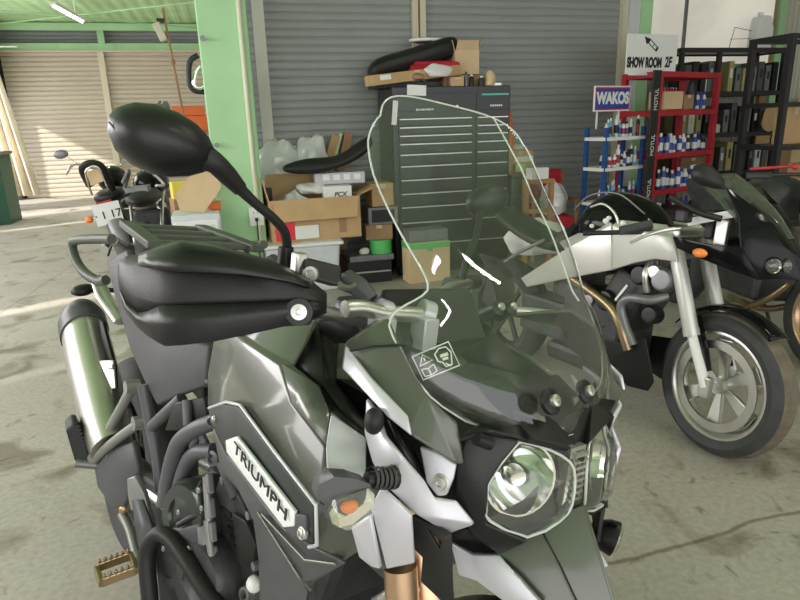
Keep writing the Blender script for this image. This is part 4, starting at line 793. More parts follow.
def bottle(name, label, cat, loc, r, h, mt, cap='white', group=None, band=None, kind='spray'):
    b = MB(); b.lathe([(0, 0), (r, 0), (r, h * .72), (r * .55, h * .82), (r * .42, h * .84)], (0, 0, 0), (0, 0, 1), 14); o = b.build(name, mt); o.location = loc
    MB().lathe([(r * .5, h * .82), (r * .5, h), (0, h)], (0, 0, 0), (0, 0, 1), 12).build('cap', cap, o)
    if band: MB().lathe([(r * 1.02, h * .18), (r * 1.02, h * .55)], (0, 0, 0), (0, 0, 1), 14).build('label_band', band, o)
    return tag(o, label, cat, group)
bottle('bottle', 'black bottle with white cap next to the small tan carton on the tool chest', 'bottle', (2.17, 5.43, ZT), .022, .10, 'ink')
bottle('bottle', 'dark bottle with black cap between the cartons on the tool chest', 'bottle', (2.12, 5.43, ZT), .018, .12, 'grey', 'ink')
bottle('bottle', 'short white-capped dark bottle right of the tan open carton', 'bottle', (2.27, 5.44, ZT), .028, .085, 'ink')
crumple('work_glove', 'card2', (2.36, 5.46, ZT), (.06, .05, .07), 'pale leather glove standing near the right end of the tool chest', 'glove', 5)
simple('parts_tray', 'small grey metal tray on the right end of the tool chest top', 'tray', (.12, .16, .03), (2.42, 5.55, ZT), 'alu', bevel=.004)
# --- heap to the left of the tool chest
tub = thing('storage_tub', 'frosted grey storage tub with white lid under the big open carton', 'storage tub', (.55, 5.33, 0))
b = MB(); b.loft([[Vector((sx * w_ / 2, sy * d_ / 2, zz)) for sx, sy in ((-1, -1), (1, -1), (1, 1), (-1, 1))] for w_, d_, zz in ((.56, .40, 0), (.62, .46, .40))], smooth=False); b.build('body', 'tub', tub, bevel=.02)
MB().box((0, 0, .415), (.68, .50, .03)).build('lid', 'white', tub, bevel=.01)
big = carton('large open brown carton with a red and white label on the storage tub', (.76, .46, .35), (.68, 5.44, .432), R(3), 'card', True, fl=.20, flaps=(-72, 82, 78, 20))
MB().box((-.27, -.238, .09), (.16, .004, .15)).build('red_label', mat('red_label', (.75, .03, .06), .5), big)
MB().box((-.09, -.238, .075), (.20, .004, .11)).build('white_label', 'white', big)
MB().box((.22, -.238, .13), (.06, .004, .16)).build('tape', 'card3', big)
o = simple('white_box', 'flat white box marked PCX sitting in the big open carton', 'box', (.24, .20, .42), (.90, 5.38, .445), 'white', R(-3))
text('lettering', 'PCX', 'ink', o, (.02, -.103, .35), Matrix.Rotation(R(90), 3, 'X'), .055, 1.0, .001, .25, .001)
crumple('plastic_bag', 'bag', (.55, 5.42, .445), (.19, .17, .24), 'clear plastic bag bulging inside the big open carton', 'plastic bag', 11)
crumple('rag', 'cloth', (.70, 5.44, .80), (.13, .09, .06), 'white cloth bundle lying over the rim of the big open carton', 'rag', 21)
tr = thing('egg_crate_tray', 'pale lavender moulded tray tilted on the carton heap under the black seat', 'tray', (.95, 5.50, .87), R(-4))
MB().box((0, 0, .05), (.44, .20, .10)).build('body', mat('lavender_plastic', (.52, .51, .57), .4), tr, bevel=.01)
for k in range(4): MB().box((-.12 + k * .09, -.10, .06), (.06, .012, .05)).build('pocket', 'white', tr, bevel=.005)
carton('brown carton standing behind the lavender tray at the back of the heap', (.62, .25, .60), (.72, 5.83, .0), 0, 'card3')
# black seat on heap
b = MB(); prof = [(0, .04, .03, .07), (.10, .09, .0, .11), (.25, .12, -.01, .13), (.40, .11, .02, .12), (.52, .12, .06, .17), (.64, .13, .12, .26), (.72, .10, .20, .29)]
b.loft([[Vector((a, -w_, z0)), Vector((a, -w_ * .95, (z0 + z1) / 2)), Vector((a, -w_ * .6, z1 - .01)), Vector((a, 0, z1)), Vector((a, w_ * .6, z1 - .01)), Vector((a, w_ * .95, (z0 + z1) / 2)), Vector((a, w_, z0))] for a, w_, z0, z1 in prof])
o = b.build('saddle', 'plastic_m', sub=1); o.location = (.45, 5.45, .965); o.scale = (1.12, 1, 1.1); tag(o, 'black stepped motorcycle seat lying on the cartons beside the plastic bags', 'motorcycle seat')
crumple('plastic_bag', 'bag', (.46, 5.80, .84), (.24, .12, .25), 'white plastic bag heaped against the grey shutter next to the green pillar', 'plastic bag', 2)
crumple('plastic_bag', 'bag', (.76, 5.81, .88), (.20, .11, .24), 'plastic bag with a red print heaped behind the black seat', 'plastic bag', 8)
simple('leaning_board', 'tall dark panel leaning between the green pillar and the carton heap', 'panel', (.05, .30, .85), (.33, 5.72, .0), 'plastic', R(4))
for k, (xx_, a_, m_, l_) in enumerate(((.98, 20, 'card', 'brown board leaning left at the top of the heap'), (1.045, 17, 'gtape_pale', 'yellow-green strip leaning between two brown boards'), (1.11, 16, 'card3', 'darker brown board leaning right of the yellow-green strip'))):
    if m_ not in M: M[m_] = mat('pale_lime_board', (.55, .62, .30), .6)
    b = MB(); b.box((0, 0, .50), (.075 if k != 1 else .03, .05, 1.0)); o = b.build('board', m_, bevel=.003); o.location = (xx_ - .31 + k * .03, 5.90, .33); o.rotation_euler = (0, R(a_), 0); tag(o, l_ + ', against the grey shutter', 'board')
# black drawer unit, roll, cartons
tt = thing('drawer_unit', 'low black drawer unit with grey top on the floor left of the tool chest', 'drawer unit', (1.17, 5.42, 0))
bxm(-.23, .17, -.17, .2, .0, .20).build('body', 'toolblack', tt, bevel=.005); MB().box((-.03, -.178, .06), (.38, .012, .09)).box((-.03, -.178, .15), (.38, .012, .07)).build('drawer', 'toolblack', tt); MB().box((-.03, -.19, .105), (.37, .014, .012)).build('handle', 'alu', tt)
MB().box((-.01, 0, .225), (.40, .36, .05)).build('top', 'grey', tt, bevel=.004)
q = MB(); q.lathe([(.05, 0), (.10, 0), (.10, .12), (.05, .12), (.05, 0)], (0, 0, 0), (0, 0, 1), 32); o = q.build('tape_roll', 'gtape'); o.location = (1.27, 5.36, .25); tag(o, 'thick bright green roll of tape on the low drawer unit', 'tape roll')
crumple('rag', 'cloth', (1.10, 5.32, .25), (.05, .04, .035), 'small white rag on the low drawer unit beside the green roll', 'rag', 31)
carton('small brown carton balanced on the green roll', (.24, .16, .13), (1.26, 5.40, .372), R(-4), 'card3')
o = simple('black_crate', 'open-fronted black crate above the small brown carton', 'crate', (.27, .22, .15), (1.30, 5.45, .502), 'grey'); MB().box((0, -.112, .075), (.21, .006, .11)).build('dark_inside', 'ink', o)  # box is solid; ink sheet painted on as the shaded inside
carton('plain brown carton on the black crate at the right of the heap', (.21, .2, .2), (1.31, 5.50, .655), R(6), 'card')
c_ = carton('tall pale carton with green edge band on the floor before the tool chest', (.38, .20, .36), (1.64, 5.18, 0), R(4), 'card2', tape='gtape'); MB().box((0, 0, .33), (.385, .205, .05)).build('green_band', 'gtape', c_)
simple('parts_case', 'grey case with white print lying on the green-banded carton', 'case', (.36, .18, .10), (1.64, 5.19, .365), 'grey', R(4))
# --- right of the tool chest, half behind the windscreen
st = thing('side_table', 'dark stand piled with cartons right of the tool chest', 'table', (2.64, 5.70, 0))
MB().box((0, 0, .87), (.30, .40, .03)).build('top', 'card3', st, bevel=.003)
for sx in (-1, 1):
    for sy in (-1, 1): MB().box((sx * .125, sy * .17, .43), (.03, .03, .86)).build('leg', 'blackmetal', st)
c_ = carton('brown carton with white tape on the stand right of the tool chest', (.28, .26, .19), (2.70, 5.66, .886), R(4), 'card'); MB().box((.04, -.132, .11), (.20, .003, .05)).build('white_tape', 'white', c_)
crumple('parts_bag', 'bag', (2.70, 5.62, 1.078), (.08, .06, .04), 'small clear bag of parts on the white-taped carton', 'plastic bag', 15)
crumple('hanging_glove', 'orange', (2.60, 5.60, .886), (.07, .05, .36), 'upright orange-brown bundle standing on the stand beside the white-taped carton', 'bundle', 17, amp=.1)
simple('lime_box', 'small yellow-green packet under the white-taped carton edge', 'packet', (.10, .08, .07), (2.68, 5.50, .886), 'gtape_pale')
# armchair
ac = thing('armchair', 'wooden-framed armchair with red cushions loaded with bags', 'armchair', (3.08, 5.62, 0), R(-10)); ac.scale = (.72, .72, .95)
for sx, nm in ((-1, 0), (1, 0)):
    MB().bar((sx * .30, -.26, 0), (sx * .30, -.26, .60), .045).build('leg', 'wood', ac, bevel=.004); MB().bar((sx * .30, .26, 0), (sx * .28, .34, .90), .045).build('leg', 'wood', ac, bevel=.004)
    MB().box((sx * .30, 0, .62), (.06, .62, .03)).build('armrest', 'wood', ac, bevel=.006)
    MB().box((sx * .30, 0, .30), (.03, .52, .06)).build('side_rail', 'wood', ac)
MB().box((0, 0, .40), (.54, .54, .12)).build('seat_cushion', 'redc', ac, bevel=.03)
MB().box((0, .31, .68), (.54, .10, .46), rot=Matrix.Rotation(R(-10), 3, 'X')).build('back_cushion', 'redc', ac, bevel=.03)
o = simple('folding_stool', 'small wooden frame stool standing left of the red armchair', 'stool', (.30, .05, .04), (2.72, 5.16, .80), 'wood')
for sx in (-1, 1): MB().box((sx * .125, 0, -.40), (.04, .04, .80)).build('leg', 'wood', o)
MB().box((0, 0, -.25), (.24, .03, .04)).build('rail', 'wood', o)
o.location.z = .80
crumple('helmet_bag', 'bag', (3.08, 5.55, .44), (.14, .11, .20), 'grey translucent bag standing on the seat of the red armchair', 'bag', 41)
simple('paper_stack', 'white paper packet on the wooden stool by the armchair', 'paper', (.18, .10, .10), (2.70, 5.16, .842), 'white', R(8))
# --- blue display rack for oil and additives
def place(root, px_, py_): pass
def rack(name, label, mt, loc, rz, w_, d_, h_, shelves, shelf_mt, post=.035, lip=.03):
    t = thing(name, label, 'shelf', loc, rz)
    for sx in (-1, 1):
        for sy in (-1, 1): MB().box((sx * (w_ - post) / 2, sy * (d_ - post) / 2, h_ / 2), (post, post, h_)).build('post', mt, t)
    for zz in shelves:
        MB().box((0, 0, zz), (w_ - .01, d_ - .01, .012)).box((0, -d_ / 2 + .004, zz), (w_ - .02, .012, lip)).box((0, d_ / 2 - .004, zz), (w_ - .02, .012, lip)).box((-w_ / 2 + .004, 0, zz), (.012, d_ - .02, lip)).box((w_ / 2 - .004, 0, zz), (.012, d_ - .02, lip)).build('shelf', shelf_mt, t)
    return t
rb = rack('display_rack', 'blue oil display rack with a sign on top, left of the red rack', 'blue', (3.52, 5.22, 0), R(16), .54, .26, 1.27, (.25, .58, .90, 1.17), 'white', .035, .03)
rb_c = (3.52, 5.22)
sg = MB(); sg.box((0, 0, 0), (.47, .015, .22)); sgo = sg.build('sign_board', 'white', rb, bevel=.002); sgo.location = (-.10, -.02, 1.52)
MB().box((0, -.009, 0), (.43, .004, .17)).build('blue_field', 'blueb', sgo); MB().box((0, -.0075, 0), (.45, .004, .195)).build('red_border', 'red', sgo)
text('lettering', 'WAKOS', 'white', sgo, (0, -.014, 0), Matrix.Rotation(R(90), 3, 'X'), .135, .86, .001, .0, .007)
for sx in (-.24, .05): MB().box((sx, .02, 1.36), (.012, .012, .20)).build('sign_post', 'white', rb)
# --- red rack
rr = rack('display_rack', 'red metal display rack beneath the show room sign', 'red', (4.26, 5.44, 0), R(18), .98, .42, 1.74, (.10, .33, .65, .99, 1.38, 1.72), 'red', .05, .05)
# narrow black banner on its corner post
bn = thing('brand_banner', 'narrow black vertical brand strip on the front corner of the red rack', 'banner', (3.79, 5.045, 0), R(18))
MB().box((0, 0, 1.0), (.10, .02, 1.50)).box((0, .0, .125), (.05, .05, .25)).build('strip', 'blackmetal', bn)
for k, zz in enumerate((1.50, 1.10, .70)): text('lettering', 'MOTUL', 'white', bn, (0, -.0115, zz), (Matrix.Rotation(R(90), 3, 'X').to_quaternion() @ Matrix.Rotation(R(90), 3, 'Z').to_quaternion()), .07, .8, .001, 0, 0)
# show room sign
ss = thing('direction_sign', 'white SHOW ROOM 2F sign with a black arrow above the red rack', 'sign', (3.86, 5.24, 1.725), R(8)); 
MB().box((0, 0, .175), (.60, .012, .34)).build('board', 'white', ss, bevel=.002)
MB().box((0, -.0, .0), (.50, .03, .015)).build('foot', 'white', ss)
text('lettering', 'SHOW ROOM', 'ink', ss, (-.085, -.0075, .10), Matrix.Rotation(R(90), 3, 'X'), .115, .56, .0008, .0, .007)
text('lettering', '2F', 'ink', ss, (.20, -.0075, .105), Matrix.Rotation(R(90), 3, 'X'), .125, .68, .0008, .1, .005)
ar = MB(); P2 = lambda u, v: Vector((u, -.0072, v - .03))
ar.prism([P2(-.105, .355), P2(-.03, .335), P2(-.075, .285)], (0, .002, 0)); A0_, A1_ = Vector((-.045, 0, .285)), Vector((.055, 0, .215)); dd = (A1_ - A0_).normalized(); pp = Vector((-dd.z, 0, dd.x)) * .018
for u0, u1 in ((0, .12),):
    for s_ in (-1, 1): a_ = A0_ + pp * s_; c2 = A1_ + pp * s_; ar.bar(a_ + Vector((0, -.007, 0)), c2 + Vector((0, -.007, 0)), .007, .002, up=Vector((0, 1, 0)))
for k in (0, .5, 1): m_ = A0_ + (A1_ - A0_) * k + Vector((0, -.007, 0)); ar.bar(m_ - pp, m_ + pp, .007, .002, up=Vector((0, 1, 0)))
ar.bar(A0_ + (A1_ - A0_) * .84 + Vector((0, -.007, 0)), A1_ + Vector((0, -.007, 0)), .03, .002, up=Vector((0, 1, 0)))
ar.build('arrow', 'ink', ss)
# goods on the racks
def on(c, rz, u, v, zz): return (c[0] + u * math.cos(rz) - v * math.sin(rz), c[1] + u * math.sin(rz) + v * math.cos(rz), zz)
rnd = random.Random(4)
CN = dict(white='white', ink='black', tub='grey', blueb='blue', yellow='yellow', lblue='light blue', red='red', grey='mid grey', darkgrey='dark grey', bindery='olive')
ORD = ['first', 'second', 'third', 'fourth', 'fifth', 'sixth', 'seventh', 'eighth', 'ninth', 'tenth', 'eleventh', 'twelfth', 'thirteenth']
kinds = [('white', 'blueb', 'white spray can'), ('ink', 'tub', 'black can'), ('tub', 'ink', 'grey bottle'), ('grey', 'white', 'grey can'), ('white', 'red', 'white bottle'), ('ink', 'red', 'dark tin')]
lb = mat('light_blue_plastic', (.15, .40, .62), .35); M['lblue'] = lb
names = {1.176: 'top shelf', .906: 'second shelf', .586: 'third shelf', .256: 'bottom shelf'}
for si, (zz, nm) in enumerate(((1.182, 'top'), (.912, 'second'), (.592, 'third'), (.262, 'bottom'))):
    n_ = 10
    for k in range(n_):
        u = -.215 + k * .43 / (n_ - 1) + rnd.uniform(-.006, .006); v = -.06 + rnd.uniform(-.02, .02)
        r_ = rnd.uniform(.014, .021); h_ = rnd.uniform(.11, .20); q = kinds[rnd.randrange(6)]
        mt_ = q[0] if rnd.random() < .75 else 'lblue'
        CP = rnd.choice(['white', 'white', 'tub', 'ink'])
        bottle('spray_can', '%s can, %s cap, %s from left on %s shelf of the blue rack' % (CN[mt_], CN[CP], ORD[k], nm), 'can', on(rb_c, R(16), u, v, zz), r_, h_, mt_, CP, 'cans on the %s shelf of the blue rack' % nm, q[1])
rc = (4.26, 5.44)
for zz, nm, n_, lo, hi in ((1.002, 'upper', 11, .13, .20), (.662, 'middle', 11, .17, .22), (.342, 'lower', 10, .15, .22)):
    for k in range(n_):
        u = -.36 + k * .76 / (n_ - 1); v = -.13 + rnd.uniform(-.02, .02)
        q = [('blueb', 'white'), ('white', 'blueb'), ('blueb', 'tub'), ('ink', 'tub'), ('tub', 'blueb')][rnd.randrange(5)]
        CP = rnd.choice(['white', 'blueb', 'white'])
        bottle('oil_bottle', '%s oil bottle, %s cap, %s from left on %s shelf of red rack' % (CN[q[0]], CN[CP], ORD[k], nm), 'bottle', on(rc, R(18), u, v, zz), rnd.uniform(.022, .030), rnd.uniform(lo, hi), q[0], CP, 'oil bottles on the %s shelf of the red rack' % nm, q[1])
carton('tan display carton of small white-capped bottles on the red rack', (.30, .16, .16), on(rc, R(18), -.22, -.10, 1.412), R(18), 'card2')
for k in range(6): bottle('vial', '%s of six tiny white-capped vials on the tan display carton' % ['leftmost', 'second', 'third', 'fourth', 'fifth', 'rightmost'][k], 'bottle', on(rc, R(18), -.33 + k * .045, -.12, 1.574), .010, .035, 'red', 'white', 'vials on the tan display carton')
carton('brown carton in the middle of the top compartment of the red rack', (.16, .16, .13), on(rc, R(18), .03, -.10, 1.412), R(18), 'card3')
for k in range(4): bottle('oil_bottle', '%s striped tube in the top compartment of the red rack' % ['leftmost', 'second', 'third', 'rightmost'][k], 'bottle', on(rc, R(18), .24 + k * .055, -.10, 1.412), .018, .16, 'white' if k % 2 else 'blueb', 'blueb', 'striped tubes in the top compartment of the red rack', 'blueb')
crumple('plush_figure', 'ink', on(rc, R(18), .13, -.13, 1.412), (.05, .04, .17), 'dark upright bundle hanging in front of the red rack top compartment', 'bundle', 51, amp=.12)
o = simple('parts_bin', 'grey storage bin on the lower red shelf', 'bin', (.34, .16, .14), on(rc, R(18), .20, .08, 1.002), 'grey', R(18))
o = simple('blue_bin', 'bright blue plastic bin on the floor beside the red rack', 'bin', (.34, .28, .62), (4.98, 5.25, 0), 'blue', R(20), bevel=.02)
o = simple('floor_cabinet', 'low black cabinet standing between the red rack and the parked sports bike', 'cabinet', (.60, .40, .52), (4.05, 4.92, 0), 'blackmetal', R(10)); MB().box((0, -.202, .26), (.56, .008, .48)).build('door', 'toolblack', o)
# --- black steel racking
bk_ = rack('steel_shelving', 'tall black steel shelving full of binders and cans behind the racks', 'blackmetal', (5.70, 6.46, 0), R(0), 1.45, .45, 2.06, (.25, .66, 1.11, 1.57, 2.04), 'blackmetal', .045, .05)
MB().box((-.20, -.20, 1.03), (.05, .04, 2.06)).build('post', 'blackmetal', bk_)
for shelf, zz in (('upper', 1.598), ('middle', 1.138), ('lower', .688)):
    for k in range(12):
        if shelf == 'lower' and k < 4: continue
        u = -.56 + k * .105 + (.06 if k > 4 else 0)
        if u > .66: continue
        h_ = rnd.uniform(.25, .34); m_ = rnd.choice(['ink', 'grey', 'darkgrey', 'tub', 'ink', 'bindery'])
        if 'bindery' not in M: M['bindery'] = mat('olive_binder', (.40, .36, .15), .6)
        if shelf == 'middle' and k in (2, 4): m_ = 'bindery'
        o = simple('binder', '%s upright binder, %s from left on the %s shelf of the black shelving' % (CN[m_], ORD[k], shelf), 'binder', (rnd.uniform(.055, .085), .28, h_), (5.70 + u, 6.44, zz), m_, bevel=.002, group='binders on the %s shelf of the black shelving' % shelf)
        MB().box((0, -.142, h_ * .6), (.03, .003, h_ * .3)).build('spine_label', rnd.choice(['white', 'tub', 'grey', 'yellow']) if rnd.random() < .6 else 'ink', o)
jug = thing('jerry_can', 'white plastic jug with handle standing on top of the black shelving', 'jug', (6.18, 6.42, 2.066))
b = MB(); b.loft([[Vector((sx * w_ / 2, sy * .07, zz)) for sx, sy in ((-1, -1), (1, -1), (1, 1), (-1, 1))] for w_, zz in ((.24, 0), (.22, .22), (.17, .34), (.12, .36))], smooth=False); b.build('body', 'white', jug, bevel=.02)
MB().tube([(.11, 0, .30), (.16, 0, .24), (.16, 0, .12), (.12, 0, .05)], .014, 8).build('handle', 'white', jug); MB().cyl((-.03, 0, .36), (-.03, 0, .40), .03).build('cap', 'white', jug)
q = MB(); P_ = [(-.17, 0, .004), (.12, 0, .004), (.17, .02, .20), (-.10, .02, .24)]; q.tube([Vector(p) for p in P_] + [Vector(P_[0])], .004, 6, n=1); q.tube([(-.17, 0, .11), (.14, .01, .12)], .003, 6, n=1); o = q.build('wire_rack', 'blackmetal'); o.location = (5.93, 6.42, 2.066); tag(o, 'thin wire bent rack leaning on top of the black shelving beside the jug', 'wire rack')
for k in range(3):
    bottle('white_bottle', ['white trigger bottle hanging at the second shelf of the black shelving', 'light blue clip-like bottle at the top left of the black shelving', 'short white bottle on the middle shelf of the black shelving'][k], 'bottle', [(5.43, 6.36, 1.598), (5.22, 6.34, 1.598), (5.62, 6.33, 1.138)][k], .045, [.28, .20, .12][k], ['white', 'lblue', 'white'][k], ['white', 'lblue', 'ink'][k])
carton('wide brown carton on the low shelf of the black shelving', (.34, .3, .18), (5.30, 6.42, .69), 0, 'card3')
# --- front black frame with cardboard, far right
fr = thing('steel_frame_rack', 'black steel frame rack at the right edge with cardboard stored behind it', 'shelf', (5.25, 4.78, 0), R(0))
for sx, sy in ((-.50, -.20), (.50, -.20), (-.50, .22), (.50, .22)): MB().box((sx, sy, 1.0), (.05, .05, 2.0)).build('post', 'blackmetal', fr)
for zz in (.35, 1.05, 1.42, 1.98): MB().box((0, -.20, zz), (1.0, .04, .04)).box((0, .22, zz), (1.0, .04, .04)).box((-.5, 0, zz), (.04, .42, .04)).box((.5, 0, zz), (.04, .42, .04)).build('beam', 'blackmetal', fr)
for zz in (.37, 1.06): MB().box((0, .01, zz), (.96, .40, .012)).build('deck', 'blackmetal', fr)
cb = [((5.13, 4.84, 1.07), (.30, .10, .34), 'card'), ((5.42, 4.86, 1.07), (.26, .12, .28), 'card2'), ((5.05, 4.80, .38), (.32, .2, .40), 'card3'), ((5.42, 4.82, .38), (.34, .2, .50), 'card')]
for k, (l_, d_, m_) in enumerate(cb): carton(['brown carton on the upper deck of the right-edge frame rack, inner side', 'pale carton on the upper deck of the right-edge frame rack, outer side', 'dark brown carton on the lower deck of the right-edge frame rack, inner side', 'plain brown carton on the lower deck of the right-edge frame rack, outer side'][k], d_, l_, R(3), m_)
b = MB(); pts_ = [Vector((0.12 * math.cos(a) * (1.15 if math.sin(a) < 0 else .95), 0, .15 * math.sin(a) + .16)) for a in [i * math.pi / 8 for i in range(16)]]; b.prism(pts_, (0, .012, 0)); o = b.build('gasket_board', 'card'); o.location = (6.27, 6.20, 1.12); 
tag(o, 'rounded offcut of brown board hung on the end post of the black shelving', 'board')
for k, (xx_, w_, h_) in enumerate(((6.62, .28, 1.15), (6.95, .26, .95), (7.2, .25, 1.5))): simple('plywood_sheet', ['tall narrow brown sheet leaning just right of the black shelving', 'shorter brown sheet between two taller sheets by the back wall', 'tallest brown sheet at the far right of the back wall'][k], 'board', (w_, .03, h_), (xx_, 6.62, 0), ['card', 'card3', 'card2'][k], R(4))
simple('cardboard_box', 'wide orange-brown carton on top of the storage beyond the black shelving', 'box', (.5,.3,.55), (7.9, 6.3, 1.56), 'card'); simple('wall_cabinet', 'grey cabinet against the back wall under the orange-brown carton', 'cabinet', (.5, .3, 1.55), (7.9, 6.3, 0), 'grey')
# pillar fittings
o = thing('conduit_pipe', 'cream conduit pipe running down the green pillar', 'pipe', (.215, 5.285, 0)); MB().cyl((0, 0, .0), (0, 0, H), .020).build('pipe', 'conduit', o); MB().box((0, .005, 2.6), (.06, .012, .02)).box((0, .005, 1.6), (.06, .012, .02)).build('clip', 'conduit', o)
ol = thing('power_outlet', 'white double power outlet on the green pillar with a plug in it', 'outlet', (.20, 5.262, .60)); MB().box((0, .012, .055), (.115, .05, .15)).build('cover_plate', 'white', ol, bevel=.005)
for k in range(2): MB().box((-.02 + .03 * k, -.014, .09), (.004, .002, .014)).build('socket_slot', 'ink', ol)
q = MB(); q.box((0, -.027, .035), (.025, .03, .025)); q.tube([(0, -.04, .03), (0, -.045, -.05), (0, -.03, -.25), (.01, -.02, -.595)], .005, 8); o = q.build('extension_cable', 'ink'); o.location = (.20, 5.262, .60); tag(o, 'black power plug and cord hanging from the outlet on the green pillar', 'cord')
for k, (px_, py_) in enumerate(((203, 39), (217, 145))):
    p_ = at(px_, py_, 5.3); q = MB(); q.cyl((0, 0, 0), (0, -.05, 0), .012); q.cyl((0, -.04, 0), (0, -.055, 0), .02); o = q.build('wall_hook', 'grey'); o.location = p_; tag(o, ['upper', 'lower'][k] + ' grey bolt fitting on the face of the green pillar', 'bolt')
# ================================================================== silver and black sports bike, right
B = Fr(1.865, 1.925, R(-73.3), .103)
bu = thing('motorcycle', 'silver-framed sports motorcycle with black half fairing, parked on the right', 'motorcycle'); bu.matrix_world = B.M
def bf(spec, fc, gen=None):
    K = {k: (B.y(*v) if len(v) == 3 else Vector(v[3])) for k, v in spec.items()}; idx = {k: i for i, k in enumerate(K)}
    b_ = MB(); b_.add(list(K.values()), [[idx[c] for c in f.split()] for f in fc], 0, True); return b_
by = B.y
sp1 = bf(dict(a=(522, 278, -.13), b=(566, 250, -.15), c=(613, 225, -.165), d=(613, 270, -.165), e=(575, 277, -.155), f=(528, 287, -.13), g=(610, 220, -.12), h=(560, 243, -.11)), ['a b e f', 'b c d e', 'b h g c'])
both(sp1, 'frame_spar', 'bsilver', bu, solid=.02, bevel=.005)
sp2 = bf(dict(a=(613, 226, -.168), b=(623, 229, -.17), c=(650, 233, -.165), d=(674, 238, -.14), e=(679, 262, -.14), f=(655, 259, -.165), g=(635, 263, -.17), h=(613, 270, -.168), i=(668, 226, -.11), j=(620, 221, -.13)), ['a b g h', 'b c f g', 'c d e f', 'a j i d c b'])
both(sp2, 'frame_beam', 'bsilver', bu, solid=.02, bevel=.006)
# tank / airbox cover dome
b = MB(); rg = []
for xx, w_, zt, zb in ((-.86, .05, .86, .80), (-.80, .11, .96, .78), (-.72, .15, 1.03, .78), (-.60, .165, 1.06, .78), (-.46, .15, 1.02, .78), (-.34, .10, .92, .78)):
    rg.append([Vector(p) for p in ((xx, -w_, zb), (xx, -w_ * 1.02, (zt + zb) / 2), (xx, -w_ * .6, zt - .02), (xx, 0, zt), (xx, w_ * .6, zt - .02), (xx, w_ * 1.02, (zt + zb) / 2), (xx, w_, zb))])
b.loft(rg); ab = b.build('airbox_cover', 'gloss', bu, sub=2); tag(ab, 'glossy black airbox cover')
b = MB(); b.tube([(-.82, -.10, .94), (-.72, -.115, 1.015), (-.56, -.12, 1.035), (-.42, -.10, .96)], .004, 8); b.build('cover_line', 'grey', ab)
b = MB(); rg = []
for xx, w_, zt, zb in ((-1.50, .05, .90, .86), (-1.40, .10, .90, .80), (-1.22, .13, .84, .74), (-1.05, .13, .78, .70), (-.92, .12, .82, .70), (-.82, .10, .92, .72)):
    rg.append([Vector(p) for p in ((xx, -w_, zb), (xx, -w_, (zt + zb) / 2 + .01), (xx, -w_ * .6, zt), (xx, w_ * .6, zt), (xx, w_, (zt + zb) / 2 + .01), (xx, w_, zb))])
b.loft(rg); b.build('seat', 'plastic_m', bu, sub=2)
for px_, py_, r_ in ((606, 221, .016), (609, 218, .012), (592, 226, .012), (623, 223, .014)): MB().ell(by(px_, py_, -.16), (r_, .012, r_ * .8)).build('fixing', 'white', bu)
b = MB(); b.tube([by(591, 207, -.14), by(603, 204, -.15), by(614, 212, -.155), by(619, 224, -.16)], .006, 8); b.build('cover_rim', 'alu', bu)
# fairing
fa = bf(dict(a=(725, 186, -.13), b=(751, 205, -.10), c=(774, 226, -.07), d=(783, 246, -.06), e=(790, 268, -.03), f=(783, 279, -.05), g=(758, 280, -.11), h=(732, 271, -.15), i=(740, 246, -.15), j=(739, 218, -.145), k=(0, 0, 0, (.20, 0, .86)), l=(0, 0, 0, (.22, 0, .78)), m=(0, 0, 0, (.10, 0, .98)), n=(0, 0, 0, (-.02, 0, 1.06)), o=(760, 262, -.12)),
        ['a b j', 'b c j', 'c d i j', 'd e o i', 'i o g h', 'o e f g', 'c m k d', 'd k l e', 'b n m c', 'e l f'])
both(fa, 'front_fairing', 'gloss', bu, solid=.006, bevel=.003)
fl_ = bf(dict(a=(673, 236, -.185), b=(677, 248, -.18), c=(697, 257, -.175), d=(732, 271, -.155), e=(760, 280, -.11), f=(742, 247, -.15), g=(715, 245, -.17), h=(695, 241, -.18)), ['a b h', 'b c g h', 'c d f g', 'd e f']); both(fl_, 'lower_fairing', 'gloss', bu, solid=.008, bevel=.002)
for px_, py_, yv, rr_ in ((773, 266, -.085, .030), (788, 266, -.03, .03)):
    c_ = by(px_, py_, yv); dd = Vector((.75, -.6, .05)).normalized() if yv < -.05 else Vector((.95, -.3, 0)).normalized()
    q = MB(); q.lathe([(rr_ * 1.15, -.02), (rr_ * 1.15, .006), (rr_ * .95, .008)], c_, dd, 24); hl_ = q.build('headlamp', 'gloss', bu)
    q = MB(); q.lathe([(rr_ * .95, .004), (rr_ * .6, -.012), (0, -.02)], c_, dd, 20); q.build('reflector', 'reflector', hl_); q = MB(); q.lathe([(rr_, .006), (rr_ * .6, .014), (0, .017)], c_, dd, 20); q.build('lens', 'lens', hl_)
both(MB().ell(by(700, 253, -.21), (.030, .018, .018)), 'turn_signal', 'amberp', bu)
# screen
b = MB(); rws = [((.155, .93), .085), ((.10, 1.0), .12), ((.03, 1.06), .14), ((-.05, 1.12), .135), ((-.11, 1.155), .10)]
Vv = [Vector((xc - .09 * abs(t) ** 2, w_ * t, zz - .03 * abs(t) ** 2)) for (xc, zz), w_ in rws for t in [-1 + k / 5 for k in range(11)]]
b.add(Vv, [(r * 11 + k, r * 11 + k + 1, (r + 1) * 11 + k + 1, (r + 1) * 11 + k) for r in range(4) for k in range(10)], 0, True); b.build('windscreen', 'smoke', bu, sub=1)
b = MB(); ci = [(690, 174), (694, 166), (702, 163), (711, 165), (719, 172), (725, 181), (725, 189), (714, 189), (700, 185), (692, 180)]
cm = Vector((-.20, -.30, 1.08)); nm = (B.o - cm).normalized(); mr_ = lambda s__, o_: [B.pl(707 + (p[0] - 707) * s__, 177 + (p[1] - 177) * s__, cm + nm * o_, nm) for p in ci]
